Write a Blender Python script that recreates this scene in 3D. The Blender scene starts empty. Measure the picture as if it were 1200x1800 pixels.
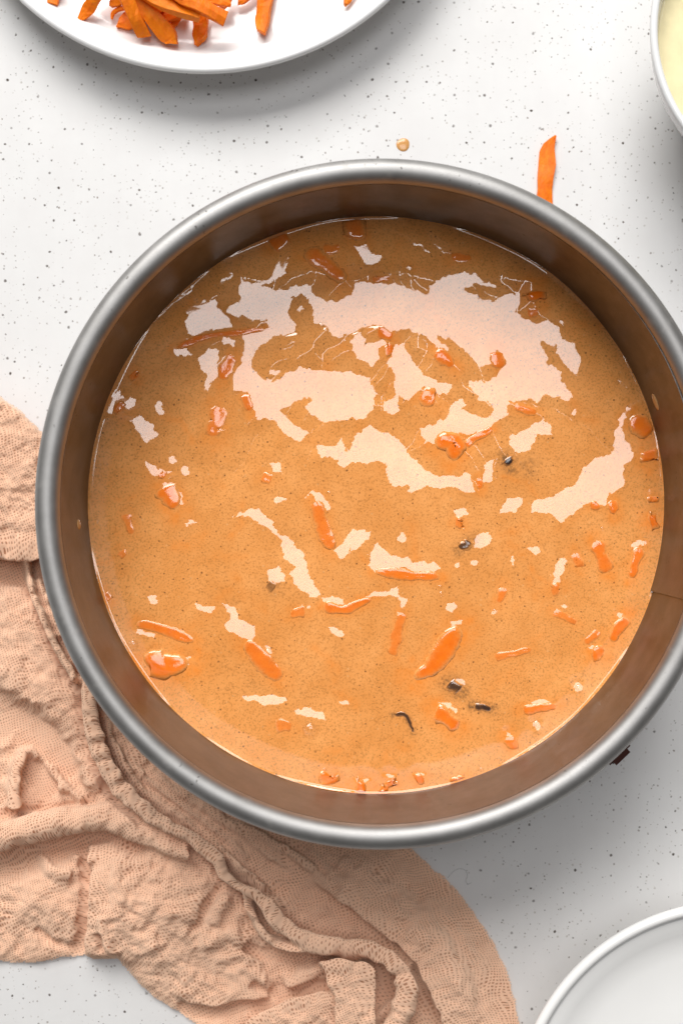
import bpy, bmesh, math, random
import numpy as np

random.seed(7)
rng = np.random.default_rng(11)
scene = bpy.context.scene
col = scene.collection
CM = 0.01                       # all lengths below are centimetres, scaled once on the way into a mesh

# ------------------------------------------------------------------ camera
CAM_H = 42.0                    # cm above the counter, looking straight down
FPX = 2003.0                    # focal length in pixels of the 1200 x 1800 photograph
cam_d = bpy.data.cameras.new("camera")
cam_d.sensor_fit = 'VERTICAL'
cam_d.sensor_height = 36.0
cam_d.lens = FPX / 1800.0 * 36.0
cam_d.clip_start = 0.01
cam_d.clip_end = 50.0
cam_d.dof.use_dof = True
cam_d.dof.focus_distance = 0.385
cam_d.dof.aperture_fstop = 9.0
cam = bpy.data.objects.new("camera", cam_d)
cam.location = (0, 0, CAM_H * CM)
col.objects.link(cam)
scene.camera = cam

# ------------------------------------------------------------------ world (dim neutral room)
world = bpy.data.worlds.new("World")
scene.world = world
world.use_nodes = True
bg = world.node_tree.nodes["Background"]
bg.inputs["Color"].default_value = (1.0, 0.97, 0.94, 1)
bg.inputs["Strength"].default_value = 0.10

# ------------------------------------------------------------------ the window light above and beyond the top of the picture
L_NEAR = (3.0, 130.0)           # (y, z) of the edge nearest the camera, cm
L_FAR = (50.0, 123.0)
L_X0, L_X1 = -20.0, 37.0
ly, lz = L_FAR[0] - L_NEAR[0], L_FAR[1] - L_NEAR[1]
LLEN = math.hypot(ly, lz)
ld = bpy.data.lights.new("window_light", 'AREA')
ld.shape = 'RECTANGLE'
ld.size = (L_X1 - L_X0) * CM
ld.size_y = LLEN * CM
L_RAD = 4.6
ld.energy = L_RAD * math.pi * ld.size * ld.size_y
ld.color = (0.975, 0.98, 1.0)
lo = bpy.data.objects.new("window_light", ld)
lo.location = ((L_X0 + L_X1) / 2 * CM, (L_NEAR[0] + L_FAR[0]) / 2 * CM, (L_NEAR[1] + L_FAR[1]) / 2 * CM)
lo.rotation_euler = (math.atan2(lz, ly), 0, 0)
col.objects.link(lo)

# the lower part of the same window, further off: it gives the shadows their direction
l2 = bpy.data.lights.new("low_window_light", 'AREA')
l2.shape = 'RECTANGLE'
l2.size, l2.size_y = 1.6, 1.15
l2.energy = 10.4 * math.pi * l2.size * l2.size_y
l2.color = (1.0, 0.99, 0.97)
lo2 = bpy.data.objects.new("low_window_light", l2)
lo2.location = (-0.38, 1.56, 1.58)
lo2.rotation_euler = (-math.atan2(math.hypot(1.56, 0.38), 1.58), 0, math.atan2(0.38, 1.56))
col.objects.link(lo2)

scene.view_settings.view_transform = 'Standard'
scene.view_settings.look = 'None'
scene.view_settings.exposure = 0.10
scene.view_settings.gamma = 1.0
scene.cycles.use_denoising = True
scene.cycles.max_bounces = 10
scene.cycles.transparent_max_bounces = 16


# ------------------------------------------------------------------ helpers
def P(px, py, z=0.0):
    """a pixel of the photograph to a place at height z (cm)"""
    s = FPX / (CAM_H - z)
    return ((px - 600.0) / s, (900.0 - py) / s, z)


def PXY(pts, z):
    s = FPX / (CAM_H - z)
    a = np.asarray(pts, float)
    return np.stack([(a[:, 0] - 600) / s, (900 - a[:, 1]) / s], 1)


def mesh_obj(name, verts, faces, mat, parent=None, smooth=True, uv=None, attrs=None):
    me = bpy.data.meshes.new(name)
    v = np.asarray(verts, float) * CM
    me.from_pydata(v.tolist() if not isinstance(faces, np.ndarray) else [], [], [] if isinstance(faces, np.ndarray) else faces)
    if isinstance(faces, np.ndarray):
        n = len(faces)
        me.vertices.add(len(v))
        me.vertices.foreach_set("co", v.astype(np.float32).ravel())
        me.loops.add(n * 4)
        me.loops.foreach_set("vertex_index", faces.astype(np.int32).ravel())
        me.polygons.add(n)
        me.polygons.foreach_set("loop_start", np.arange(0, n * 4, 4, dtype=np.int32))
        me.polygons.foreach_set("loop_total", np.full(n, 4, dtype=np.int32))
        me.update(calc_edges=True)
        me.validate()
    if uv is not None:
        l = me.uv_layers.new(name="weave")
        idx = np.empty(len(me.loops), dtype=np.int32)
        me.loops.foreach_get("vertex_index", idx)
        l.data.foreach_set("uv", np.asarray(uv, np.float32)[idx].ravel())
    for k, a in (attrs or {}).items():
        at = me.attributes.new(k, 'FLOAT', 'POINT')
        at.data.foreach_set("value", np.asarray(a, np.float32))
    if smooth:
        me.polygons.foreach_set("use_smooth", np.ones(len(me.polygons), dtype=bool))
    me.materials.append(mat)
    o = bpy.data.objects.new(name, me)
    col.objects.link(o)
    if parent is not None:
        o.parent = parent
    return o


def empty(name, loc=(0, 0, 0)):
    o = bpy.data.objects.new(name, None)
    o.empty_display_size = 0.01
    o.location = [c * CM for c in loc]
    col.objects.link(o)
    return o


def tag(o, label=None, cat=None, group=None, kind=None):
    for k, v in (("label", label), ("category", cat), ("group", group), ("kind", kind)):
        if v:
            o[k] = v
    return o


def lathe(name, profile, mat, parent=None, seg=128, cx=0.0, cy=0.0, rfun=None):
    """profile: list of (r, z); closed when first == last"""
    pr = np.array(profile, float)
    closed = np.allclose(pr[0], pr[-1])
    if closed:
        pr = pr[:-1]
    n = len(pr)
    th = np.linspace(0, 2 * np.pi, seg, endpoint=False)
    V = np.empty((seg, n, 3))
    for j in range(n):
        r = pr[j, 0] if rfun is None else rfun(pr[j, 0], th)
        V[:, j, 0] = cx + r * np.cos(th)
        V[:, j, 1] = cy + r * np.sin(th)
        V[:, j, 2] = pr[j, 1]
    F = []
    nn = n if closed else n - 1
    i = np.arange(seg)[:, None]
    j = np.arange(nn)[None, :]
    a = i * n + j
    b = ((i + 1) % seg) * n + j
    c = ((i + 1) % seg) * n + (j + 1) % n
    d = i * n + (j + 1) % n
    F = np.stack([a, b, c, d], -1).reshape(-1, 4)
    return mesh_obj(name, V.reshape(-1, 3), F, mat, parent)


def arc(cx, cz, r, a0, a1, n):
    return [(cx + r * math.cos(math.radians(a0 + (a1 - a0) * k / n)), cz + r * math.sin(math.radians(a0 + (a1 - a0) * k / n))) for k in range(n + 1)]


def poly_spline(pts, n):
    """resample a polyline smoothly (Catmull-Rom) to n points"""
    p = np.asarray(pts, float)
    if len(p) == 2:
        t = np.linspace(0, 1, n)[:, None]
        return p[0] * (1 - t) + p[1] * t
    q = np.vstack([2 * p[0] - p[1], p, 2 * p[-1] - p[-2]])
    out = []
    m = len(p) - 1
    for s in np.linspace(0, m, n):
        k = min(int(s), m - 1)
        t = s - k
        a, b, c, d = q[k], q[k + 1], q[k + 2], q[k + 3]
        out.append(0.5 * (2 * b + (c - a) * t + (2 * a - 5 * b + 4 * c - d) * t * t + (3 * b - a - 3 * c + d) * t ** 3))
    return np.array(out)


def blur(a, k):
    """box blur, three passes"""
    for _ in range(3):
        for ax in (0, 1):
            pad = [(0, 0), (0, 0)]
            pad[ax] = (k + 1, k)
            c = np.cumsum(np.pad(a, pad, mode='edge'), axis=ax)
            if ax == 0:
                a = (c[2 * k + 1:] - c[:-2 * k - 1]) / (2 * k + 1)
            else:
                a = (c[:, 2 * k + 1:] - c[:, :-2 * k - 1]) / (2 * k + 1)
    return a


def vnoise(X, Y, scale, seed):
    """smooth value noise, about -1..1"""
    r = np.random.default_rng(seed)
    T = r.uniform(-1, 1, (64, 64))
    x, y = X / scale + 17.3, Y / scale + 9.1
    xi, yi = np.floor(x).astype(int), np.floor(y).astype(int)
    fx, fy = x - xi, y - yi
    fx, fy = fx * fx * (3 - 2 * fx), fy * fy * (3 - 2 * fy)
    g = lambda i, j: T[i % 64, j % 64]
    return ((g(xi, yi) * (1 - fx) + g(xi + 1, yi) * fx) * (1 - fy) + (g(xi, yi + 1) * (1 - fx) + g(xi + 1, yi + 1) * fx) * fy)


def inside(poly, X, Y):
    poly = np.asarray(poly, float)
    r = np.zeros(X.shape, bool)
    x0, y0 = poly[-1]
    for x1, y1 in poly:
        if y0 != y1:
            c = (y0 > Y) != (y1 > Y)
            r ^= c & (X < (x1 - x0) * (Y - y0) / (y1 - y0) + x0)
        x0, y0 = x1, y1
    return r


def polydist(pts, X, Y):
    """distance, signed side (+ = right hand with y down) and run 0..1 along a polyline in pixels"""
    pts = np.asarray(pts, float)
    best = np.full(X.shape, 1e9)
    side = np.zeros(X.shape)
    run = np.zeros(X.shape)
    seg = np.hypot(*(pts[1:] - pts[:-1]).T)
    tot = seg.sum()
    acc = 0.0
    for k in range(len(pts) - 1):
        ax, ay = pts[k]
        dx, dy = pts[k + 1] - pts[k]
        L = seg[k]
        t = np.clip(((X - ax) * dx + (Y - ay) * dy) / (L * L), 0, 1)
        ex, ey = X - ax - t * dx, Y - ay - t * dy
        d = np.hypot(ex, ey)
        m = d < best
        best = np.where(m, d, best)
        side = np.where(m, np.sign(dx * ey - dy * ex), side)
        run = np.where(m, (acc + t * L) / tot, run)
        acc += L
    return best, side, run


# ------------------------------------------------------------------ materials
def new_mat(name):
    m = bpy.data.materials.new(name)
    m.use_nodes = True
    nt = m.node_tree
    nt.nodes.clear()
    out = nt.nodes.new("ShaderNodeOutputMaterial")
    return m, nt, out


class N:
    """tiny node builder"""
    def __init__(self, nt):
        self.nt = nt

    def add(self, kind, **kw):
        n = self.nt.nodes.new("ShaderNode" + kind)
        ins = kw.pop("ins", {})
        for k, v in kw.items():
            setattr(n, k, v)
        for k, v in ins.items():
            self.set(n, k, v)
        return n

    def set(self, n, k, v):
        s = n.inputs[k]
        if isinstance(v, bpy.types.NodeSocket):
            self.nt.links.new(v, s)
        elif isinstance(v, bpy.types.Node):
            self.nt.links.new(v.outputs[0], s)
        else:
            s.default_value = v

    def math(self, op, a, b=0.0, c=0.0, clamp=False):
        n = self.add("Math", operation=op, use_clamp=clamp)
        for k, v in enumerate((a, b, c)):
            self.set(n, k, v)
        return n.outputs[0]

    def mix(self, f, a, b, mode='MIX'):
        n = self.add("Mix", data_type='RGBA', blend_type=mode)
        self.set(n, 0, f)
        self.set(n, 6, a)
        self.set(n, 7, b)
        return n.outputs[2]

    def ramp(self, f, stops):
        n = self.add("ValToRGB")
        e = n.color_ramp.elements
        while len(e) < len(stops):
            e.new(0.5)
        for k, (p, c) in enumerate(stops):
            e[k].position = p
            e[k].color = c if len(c) == 4 else (*c, 1)
        self.set(n, 0, f)
        return n.outputs[0]

    def smooth(self, v, lo, hi, a=0.0, b=1.0):
        n = self.add("MapRange", interpolation_type='SMOOTHSTEP')
        for k, x in enumerate((v, lo, hi, a, b)):
            self.set(n, k, x)
        return n.outputs[0]

    def noise(self, vec, scale, detail=2.0, rough=0.5):
        return self.add("TexNoise", ins={"Vector": vec, "Scale": scale, "Detail": detail, "Roughness": rough}).outputs[0]

    def pos(self):
        return self.add("NewGeometry").outputs["Position"]

    def bsdf(self, out, **ins):
        b = self.add("BsdfPrincipled")
        for k, v in ins.items():
            self.set(b, k.replace("_", " "), v)
        self.nt.links.new(b.outputs[0], out.inputs[0])
        return b


def rgba(r, g, b):
    return (r, g, b, 1.0)


# -- speckled counter
def mat_counter():
    m, nt, out = new_mat("speckled_white_counter")
    n = N(nt)
    p = n.pos()
    base = n.ramp(n.noise(p, 28.0, 4, 0.6), [(0.3, (0.715, 0.70, 0.69)), (0.7, (0.765, 0.757, 0.748))])
    mp = n.add("Mapping", ins={"Vector": p, "Scale": (260.0, 26.0, 1.0)})
    brush = n.noise(mp.outputs[0], 1.0, 3, 0.6)
    base = n.mix(0.035, base, n.ramp(brush, [(0.25, (0.62, 0.62, 0.63)), (0.75, (0.95, 0.95, 0.94))]))
    warp = n.add("VectorMath", operation='ADD')
    n.set(warp, 0, p)
    wn = n.add("TexNoise", ins={"Vector": p, "Scale": 700.0, "Detail": 2.0})
    sc = n.add("VectorMath", operation='SCALE', ins={"Vector": wn.outputs["Color"], "Scale": 0.0007})
    n.set(warp, 1, sc.outputs[0])
    clus = n.noise(p, 55.0, 2, 0.55)
    for scale, keep, r0, r1, colr, op in ((175.0, 0.58, 0.032, 0.098, rgba(0.045, 0.026, 0.014), 0.98),
                                          (240.0, 0.45, 0.035, 0.10, rgba(0.13, 0.085, 0.055), 0.8),
                                          (340.0, 0.36, 0.05, 0.14, rgba(0.30, 0.25, 0.20), 0.5)):
        v = n.add("TexVoronoi", voronoi_dimensions='2D', ins={"Vector": warp.outputs[0], "Scale": scale, "Randomness": 1.0})
        sep = n.add("SeparateColor", ins={0: v.outputs["Color"]})
        lim = n.smooth(clus, 0.34, 0.66, keep * 0.35, keep * 2.0)
        has = n.math('LESS_THAN', sep.outputs[0], lim)
        sq = n.math('POWER', sep.outputs[1], 2.2)
        rad = n.math('MULTIPLY_ADD', sq, r1 - r0, r0)
        f = n.smooth(v.outputs["Distance"], n.math('MULTIPLY', rad, 1.15), n.math('MULTIPLY', rad, 0.7))
        f = n.math('MULTIPLY', n.math('MULTIPLY', f, has), n.math('MULTIPLY_ADD', sep.outputs[2], op * 0.5, op * 0.5))
        base = n.mix(f, base, colr)
    bmp = n.add("Bump", ins={"Strength": 0.10, "Distance": 0.0004, "Height": n.noise(p, 320.0, 4, 0.6)})
    n.bsdf(out, Base_Color=base, Roughness=0.62, Specular_IOR_Level=0.25, Normal=bmp.outputs[0])
    return m


def mat_metal(name, base0, base1, rough, scratch=0.5):
    m, nt, out = new_mat(name)
    n = N(nt)
    p = n.pos()
    gr = n.noise(p, 2600.0, 3, 0.65)
    big = n.noise(p, 90.0, 4, 0.6)
    colr = n.ramp(big, [(0.3, base0), (0.7, base1)])
    pit = n.smooth(n.noise(p, 620.0, 2, 0.5), 0.665, 0.72)
    blot = n.smooth(n.noise(p, 60.0, 2, 0.5), 0.5, 0.7)
    pit = n.math('MULTIPLY', pit, blot)
    colr = n.mix(n.math('MULTIPLY', pit, 0.75), colr, rgba(0.06, 0.05, 0.045))
    # smears and water marks
    sm = n.add("Mapping", ins={"Vector": p, "Scale": (1.0, 1.0, 0.35)})
    sme = n.smooth(n.noise(sm.outputs[0], 150.0, 5, 0.7), 0.55, 0.75)
    colr = n.mix(n.math('MULTIPLY', sme, 0.22), colr, rgba(0.55, 0.52, 0.49))
    r = n.math('MULTIPLY_ADD', gr, 0.14, rough - 0.07)
    r = n.math('MULTIPLY_ADD', sme, 0.10, r)
    r = n.math('MULTIPLY_ADD', big, 0.10, n.math('SUBTRACT', r, 0.05))
    bmp = n.add("Bump", ins={"Strength": 0.16 * scratch, "Distance": 0.0001, "Height": gr})
    n.bsdf(out, Base_Color=colr, Metallic=1.0, Roughness=r, Normal=bmp.outputs[0])
    return m


BATTER_A = (0.86, 0.338, 0.084)
BATTER_B = (0.98, 0.420, 0.125)


def batter_colour(n, p):
    c = n.ramp(n.noise(p, 130.0, 4, 0.65), [(0.3, BATTER_A), (0.72, BATTER_B)])
    c = n.mix(n.smooth(n.noise(p, 38.0, 3, 0.6), 0.38, 0.66, 0.0, 0.42), c, rgba(0.74, 0.27, 0.055))
    c = n.mix(n.smooth(n.noise(p, 1500.0, 3, 0.65), 0.46, 0.70, 0, 0.58), c, rgba(0.36, 0.14, 0.028))
    v = n.add("TexVoronoi", ins={"Vector": p, "Scale": 620.0})
    s = n.add("SeparateColor", ins={0: v.outputs["Color"]})
    f = n.math('MULTIPLY', n.math('LESS_THAN', s.outputs[0], 0.26),
               n.smooth(v.outputs["Distance"], n.math('MULTIPLY_ADD', s.outputs[1], 0.16, 0.12), n.math('MULTIPLY_ADD', s.outputs[1], 0.10, 0.04)))
    c = n.mix(n.math('MULTIPLY', f, 0.72), c, rgba(0.10, 0.035, 0.012))
    v3 = n.add("TexVoronoi", ins={"Vector": p, "Scale": 330.0})
    s3 = n.add("SeparateColor", ins={0: v3.outputs["Color"]})
    f3 = n.math('MULTIPLY', n.math('LESS_THAN', s3.outputs[0], 0.13), n.smooth(v3.outputs["Distance"], n.math('MULTIPLY_ADD', s3.outputs[1], 0.10, 0.10), 0.04))
    c = n.mix(n.math('MULTIPLY', f3, 0.65), c, rgba(0.14, 0.05, 0.016))
    v2 = n.add("TexVoronoi", ins={"Vector": p, "Scale": 480.0})
    s2 = n.add("SeparateColor", ins={0: v2.outputs["Color"]})
    f2 = n.math('MULTIPLY', n.math('LESS_THAN', s2.outputs[0], 0.12), n.smooth(v2.outputs["Distance"], 0.25, 0.08))
    return n.mix(n.math('MULTIPLY', f2, 0.22), c, rgba(0.88, 0.60, 0.30))


CARROT = rgba(0.98, 0.20, 0.006)


def mat_batter():
    m, nt, out = new_mat("carrot_batter")
    n = N(nt)
    p = n.pos()
    c = batter_colour(n, p)
    t = n.add("Attribute", attribute_name="carrot_tint").outputs["Fac"]
    c = n.mix(n.math('MULTIPLY', t, n.smooth(n.noise(p, 420.0, 3, 0.6), 0.25, 0.75, 0.45, 1.0)), c, rgba(0.95, 0.27, 0.03))
    dk = n.add("Attribute", attribute_name="raisin_tint").outputs["Fac"]
    c = n.mix(n.math('MULTIPLY', dk, n.smooth(n.noise(p, 900.0, 3, 0.6), 0.35, 0.65, 0.15, 1.0)), c, rgba(0.10, 0.06, 0.03))
    bmp = n.add("Bump", ins={"Strength": 0.02, "Distance": 0.0003, "Height": n.noise(p, 1100.0, 3, 0.6)})
    n.bsdf(out, Base_Color=c, Roughness=0.065, IOR=1.76, Normal=bmp.outputs[0])
    return m


def mat_embedded(name, colr, dark):
    m, nt, out = new_mat(name)
    n = N(nt)
    p = n.pos()
    film = n.add("Attribute", attribute_name="film").outputs["Fac"]
    amount = n.add("Attribute", attribute_type='OBJECT', attribute_name="bareness").outputs["Fac"]
    c0 = batter_colour(n, p)
    c1 = n.mix(n.smooth(n.noise(p, 380.0, 3, 0.6), 0.3, 0.7, 0, 0.55), colr, dark)
    e = n.math('SUBTRACT', film, n.math('MULTIPLY', n.noise(p, 420.0, 4, 0.7), 0.62))
    f = n.math('MULTIPLY', n.smooth(e, 0.0, 0.72), amount)
    bmp = n.add("Bump", ins={"Strength": 0.12, "Distance": 0.0003, "Height": n.noise(p, 800.0, 3, 0.6)})
    n.bsdf(out, Base_Color=n.mix(f, c0, c1), Roughness=0.09, IOR=1.7, Normal=bmp.outputs[0])
    return m


def mat_carrot():
    m, nt, out = new_mat("raw_carrot")
    n = N(nt)
    tc = n.add("TexCoord").outputs["Object"]
    p = n.pos()
    mp = n.add("Mapping", ins={"Vector": p, "Scale": (1.0, 0.45, 1.0)})
    c = n.ramp(n.noise(mp.outputs[0], 420.0, 4, 0.65), [(0.28, (0.76, 0.12, 0.001)), (0.55, (0.90, 0.19, 0.002)), (0.8, (0.95, 0.30, 0.01))])
    rnd = n.add("ObjectInfo").outputs["Random"]
    c = n.mix(n.math('MULTIPLY', rnd, 0.45), c, rgba(0.98, 0.30, 0.008))
    bmp = n.add("Bump", ins={"Strength": 0.5, "Distance": 0.0006, "Height": n.noise(mp.outputs[0], 900.0, 4, 0.65)})
    n.bsdf(out, Base_Color=c, Roughness=0.5, Specular_IOR_Level=0.25, Subsurface_Weight=0.15, Subsurface_Radius=(0.004, 0.0012, 0.0004), Subsurface_Scale=0.5, Normal=bmp.outputs[0])
    return m


def mat_ceramic(name, c):
    m, nt, out = new_mat(name)
    n = N(nt)
    p = n.pos()
    cc = n.ramp(n.noise(p, 40.0, 3, 0.5), [(0.3, tuple(x * 0.975 for x in c)), (0.7, c)])
    bmp = n.add("Bump", ins={"Strength": 0.05, "Distance": 0.001, "Height": n.noise(p, 60.0, 2, 0.5)})
    n.bsdf(out, Base_Color=cc, Roughness=0.16, IOR=1.5, Normal=bmp.outputs[0])
    return m


def mat_gauze(name, holes, hue):
    m, nt, out = new_mat(name)
    n = N(nt)
    p = n.pos()
    uv = n.add("UVMap", uv_map="weave").outputs[0]
    wob = n.add("TexNoise", ins={"Vector": uv, "Scale": 0.45, "Detail": 2.0})
    off = n.add("VectorMath", operation='MULTIPLY_ADD', ins={0: wob.outputs["Color"], 1: (0.9, 0.9, 0.0), 2: uv})
    sep = n.add("SeparateXYZ", ins={0: off.outputs[0]})
    tw = n.smooth(n.noise(uv, 0.11, 3, 0.6), 0.3, 0.7, 0.25, 0.39)
    mu = []
    for k in (0, 1):
        fr = n.math('FRACT', sep.outputs[k])
        d = n.math('ABSOLUTE', n.math('SUBTRACT', fr, 0.5))          # 0 in a gap, 0.5 on a thread
        mu.append(d)
    lim = n.math('SUBTRACT', 0.5, tw)
    gap = [n.smooth(d, n.math('ADD', lim, 0.09), n.math('SUBTRACT', lim, 0.04)) for d in mu]
    hole = n.math('MULTIPLY', gap[0], gap[1])
    hole = n.math('MULTIPLY', hole, n.smooth(n.noise(uv, 0.6, 2, 0.6), 0.25, 0.6, 0.45, 1.0))
    hgt = n.math('MAXIMUM', mu[0], mu[1])
    fuzz = n.noise(uv, 2.3, 2, 0.6)
    c = n.ramp(n.noise(p, 70.0, 3, 0.6), [(0.3, tuple(x * 0.93 for x in hue)), (0.7, hue)])
    c = n.mix(n.smooth(fuzz, 0.35, 0.75, 0.0, 0.35), c, rgba(min(1, hue[0] * 1.12), min(1, hue[1] * 1.2), min(1, hue[2] * 1.3)))
    bmp = n.add("Bump", ins={"Strength": 0.32, "Distance": 0.0006, "Height": n.math('ADD', hgt, n.math('MULTIPLY', fuzz, 0.4))})
    d = n.add("BsdfDiffuse", ins={"Color": c, "Roughness": 0.6, "Normal": bmp.outputs[0]})
    t = n.add("BsdfTranslucent", ins={"Color": c, "Normal": bmp.outputs[0]})
    mx = n.add("MixShader", ins={0: 0.20, 1: d.outputs[0], 2: t.outputs[0]})
    tr = n.add("BsdfTransparent")
    mh = n.add("MixShader", ins={0: n.math('MULTIPLY', hole, holes), 1: mx.outputs[0], 2: tr.outputs[0]})
    nt.links.new(mh.outputs[0], out.inputs[0])
    return m


def mat_simple(name, c, rough=0.5, **kw):
    m, nt, out = new_mat(name)
    n = N(nt)
    p = n.pos()
    cc = n.ramp(n.noise(p, 150.0, 3, 0.6), [(0.3, tuple(x * 0.88 for x in c)), (0.7, c)])
    n.bsdf(out, Base_Color=cc, Roughness=rough, **kw)
    return m


def mat_bubble():
    m, nt, out = new_mat("bubble_film")
    n = N(nt)
    fr = n.add("LayerWeight", ins={"Blend": 0.30}).outputs["Facing"]
    gl = n.add("BsdfGlossy", ins={"Color": rgba(1, 1, 1), "Roughness": 0.03})
    tint = n.mix(n.smooth(fr, 0.15, 0.8), rgba(0.99, 0.98, 0.96), rgba(0.93, 0.87, 0.78))
    tr = n.add("BsdfTransparent", ins={"Color": tint})
    f = n.math('MULTIPLY_ADD', n.math('POWER', fr, 4.0), 0.7, 0.06)
    mx = n.add("MixShader", ins={0: n.math('MULTIPLY', f, 0.9), 1: tr.outputs[0], 2: gl.outputs[0]})
    nt.links.new(mx.outputs[0], out.inputs[0])
    return m


M_counter = mat_counter()
M_rim = mat_metal("satin_steel_rim", (0.35, 0.34, 0.33), (0.44, 0.43, 0.42), 0.56)
M_wall = mat_metal("baked_steel_wall", (0.145, 0.135, 0.128), (0.23, 0.218, 0.21), 0.44, 0.8)
M_batter = mat_batter()
M_shred = mat_embedded("carrot_in_batter", CARROT, rgba(0.84, 0.14, 0.004))
M_raisin = mat_embedded("raisin_in_batter", rgba(0.018, 0.012, 0.014), rgba(0.05, 0.022, 0.014))
M_carrot = mat_carrot()
M_plate = mat_ceramic("white_glazed_plate", (0.86, 0.855, 0.85))
M_bowl = mat_ceramic("white_glazed_bowl", (0.84, 0.84, 0.835))
M_dish = mat_ceramic("cream_white_dish", (0.93, 0.92, 0.90))
M_yellow = mat_simple("pale_yellow_liquid", (0.93, 0.82, 0.50), 0.12, IOR=1.45)
M_gauze_top = mat_gauze("peach_gauze_top", 0.92, (0.96, 0.655, 0.465))
M_gauze_shaded = mat_gauze("peach_gauze_under_shaded", 0.25, (0.80, 0.46, 0.28))  # same gauze, colour darkened to put shade behind the weave holes
M_drip = mat_simple("dried_batter", (0.66, 0.40, 0.18), 0.15)
M_drop = mat_simple("batter_drop", (0.66, 0.33, 0.11), 0.12)
M_latch = mat_simple("dark_latch_steel", (0.10, 0.035, 0.025), 0.3, Metallic=0.6)
M_bubble = mat_bubble()
M_fibre = mat_simple("grey_fibre", (0.16, 0.15, 0.15), 0.8)

# ------------------------------------------------------------------ the counter
g = 130.0
xs = np.linspace(-g, g, 9)
cv = [(x, y, 0.0) for x in xs for y in xs]
cf = [(i * 9 + j, (i + 1) * 9 + j, (i + 1) * 9 + j + 1, i * 9 + j + 1) for i in range(8) for j in range(8)]
tag(mesh_obj("countertop", cv, cf, M_counter, smooth=False), kind="structure")

# ------------------------------------------------------------------ springform pan
PCX, PCY = 1.22, 0.245
R_IN = 9.95
BZ = 2.70                       # height of the batter surface
pan = tag(empty("springform_pan", (PCX, PCY, 0)), "round grey steel springform pan with rolled rim, filled with batter", "baking pan")
SEAM = math.radians(-17.5)


def wall_r(r, th):
    d = (th - SEAM) % (2 * math.pi)
    step = np.where(d < math.radians(70), 0.085 * (1 - d / math.radians(70)), 0.0)
    return r - step


SEGS = 720
prof = [(R_IN + 0.09, 6.55), (R_IN + 0.09, 0.9), (R_IN + 0.16, 0.55), (R_IN + 0.16, 0.3), (R_IN + 0.07, 0.3), (R_IN + 0.07, 0.52), (R_IN, 0.9),
        (R_IN, 2.0), (R_IN, 3.2), (R_IN, 4.4), (R_IN, 5.6), (R_IN, 6.3), (R_IN, 6.55), (R_IN + 0.09, 6.55)]
# start the ring exactly at the seam so that the lapped edge is a real step
th = SEAM + np.concatenate([[0.0], np.linspace(0.0006, 2 * math.pi - 0.0006, SEGS)])
pr = np.array(prof[:-1])
V = np.empty((len(th), len(pr), 3))
for j in range(len(pr)):
    rr = wall_r(pr[j, 0], th)
    rr = np.where(np.arange(len(th)) == 0, pr[j, 0], rr)
    V[:, j, 0], V[:, j, 1], V[:, j, 2] = rr * np.cos(th), rr * np.sin(th), pr[j, 1]
i_ = np.arange(len(th))[:, None]
j_ = np.arange(len(pr))[None, :]
i2, j2 = (i_ + 1) % len(th), (j_ + 1) % len(pr)
F = np.stack([i_ * len(pr) + j_ + 0 * i2, i2 * len(pr) + j_, i2 * len(pr) + j2, i_ * len(pr) + j2 + 0 * i2], -1).reshape(-1, 4)
w = mesh_obj("pan_wall", V.reshape(-1, 3), F, M_wall, pan)
w.data.set_sharp_from_angle(angle=math.radians(30))
# rolled rim: sheet curling outward over a round bead
RT = 0.385
rim_prof = arc(R_IN + RT, 6.60, RT, 180, -140, 40)
rim_prof = rim_prof + arc(R_IN + RT, 6.60, RT - 0.07, -140, 180, 40) + [rim_prof[0]]
lathe("rolled_rim", rim_prof, M_rim, pan, seg=SEGS)
lathe("pan_base", [(0.0, 0.30), (R_IN + 0.06, 0.30), (R_IN + 0.06, 0.42), (0.0, 0.42)], M_wall, pan, seg=96)
# the clasp on the outside, half hidden under the rim
latch = None


def box_bm(bm, c, sx, sy, sz, rz, bev=0.04):
    r = bmesh.ops.create_cube(bm, size=1.0)
    vs = r["verts"]
    for v in vs:
        x, y, z = v.co.x * sx, v.co.y * sy, v.co.z * sz
        v.co = (c[0] + x * math.cos(rz) - y * math.sin(rz), c[1] + x * math.sin(rz) + y * math.cos(rz), c[2] + z)
    es = list({e for v in vs for e in v.link_edges})
    bmesh.ops.bevel(bm, geom=es, offset=bev, segments=2, affect='EDGES')


def bm_obj(name, bm, mat, parent):
    me = bpy.data.meshes.new(name)
    bmesh.ops.scale(bm, vec=(CM, CM, CM), verts=bm.verts)
    bm.to_mesh(me)
    bm.free()
    me.materials.append(mat)
    o = bpy.data.objects.new(name, me)
    col.objects.link(o)
    o.parent = parent
    return o


la = math.radians(-46.0)
ux, uy = math.cos(la), math.sin(la)
bm = bmesh.new()
box_bm(bm, (10.2 * ux, 10.2 * uy, 3.4), 0.16, 2.6, 1.5, la)
latch = bm_obj("latch", bm, M_rim, pan)
bm = bmesh.new()
box_bm(bm, (11.02 * ux, 11.02 * uy, 3.6), 1.75, 0.95, 0.34, la, 0.15)
box_bm(bm, (10.5 * ux - 0.6 * uy, 10.5 * uy + 0.6 * ux, 3.2), 0.5, 0.25, 0.7, la)
box_bm(bm, (10.5 * ux + 0.6 * uy, 10.5 * uy - 0.6 * ux, 3.2), 0.5, 0.25, 0.7, la)
bm_obj("lever", bm, M_latch, latch)

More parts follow.
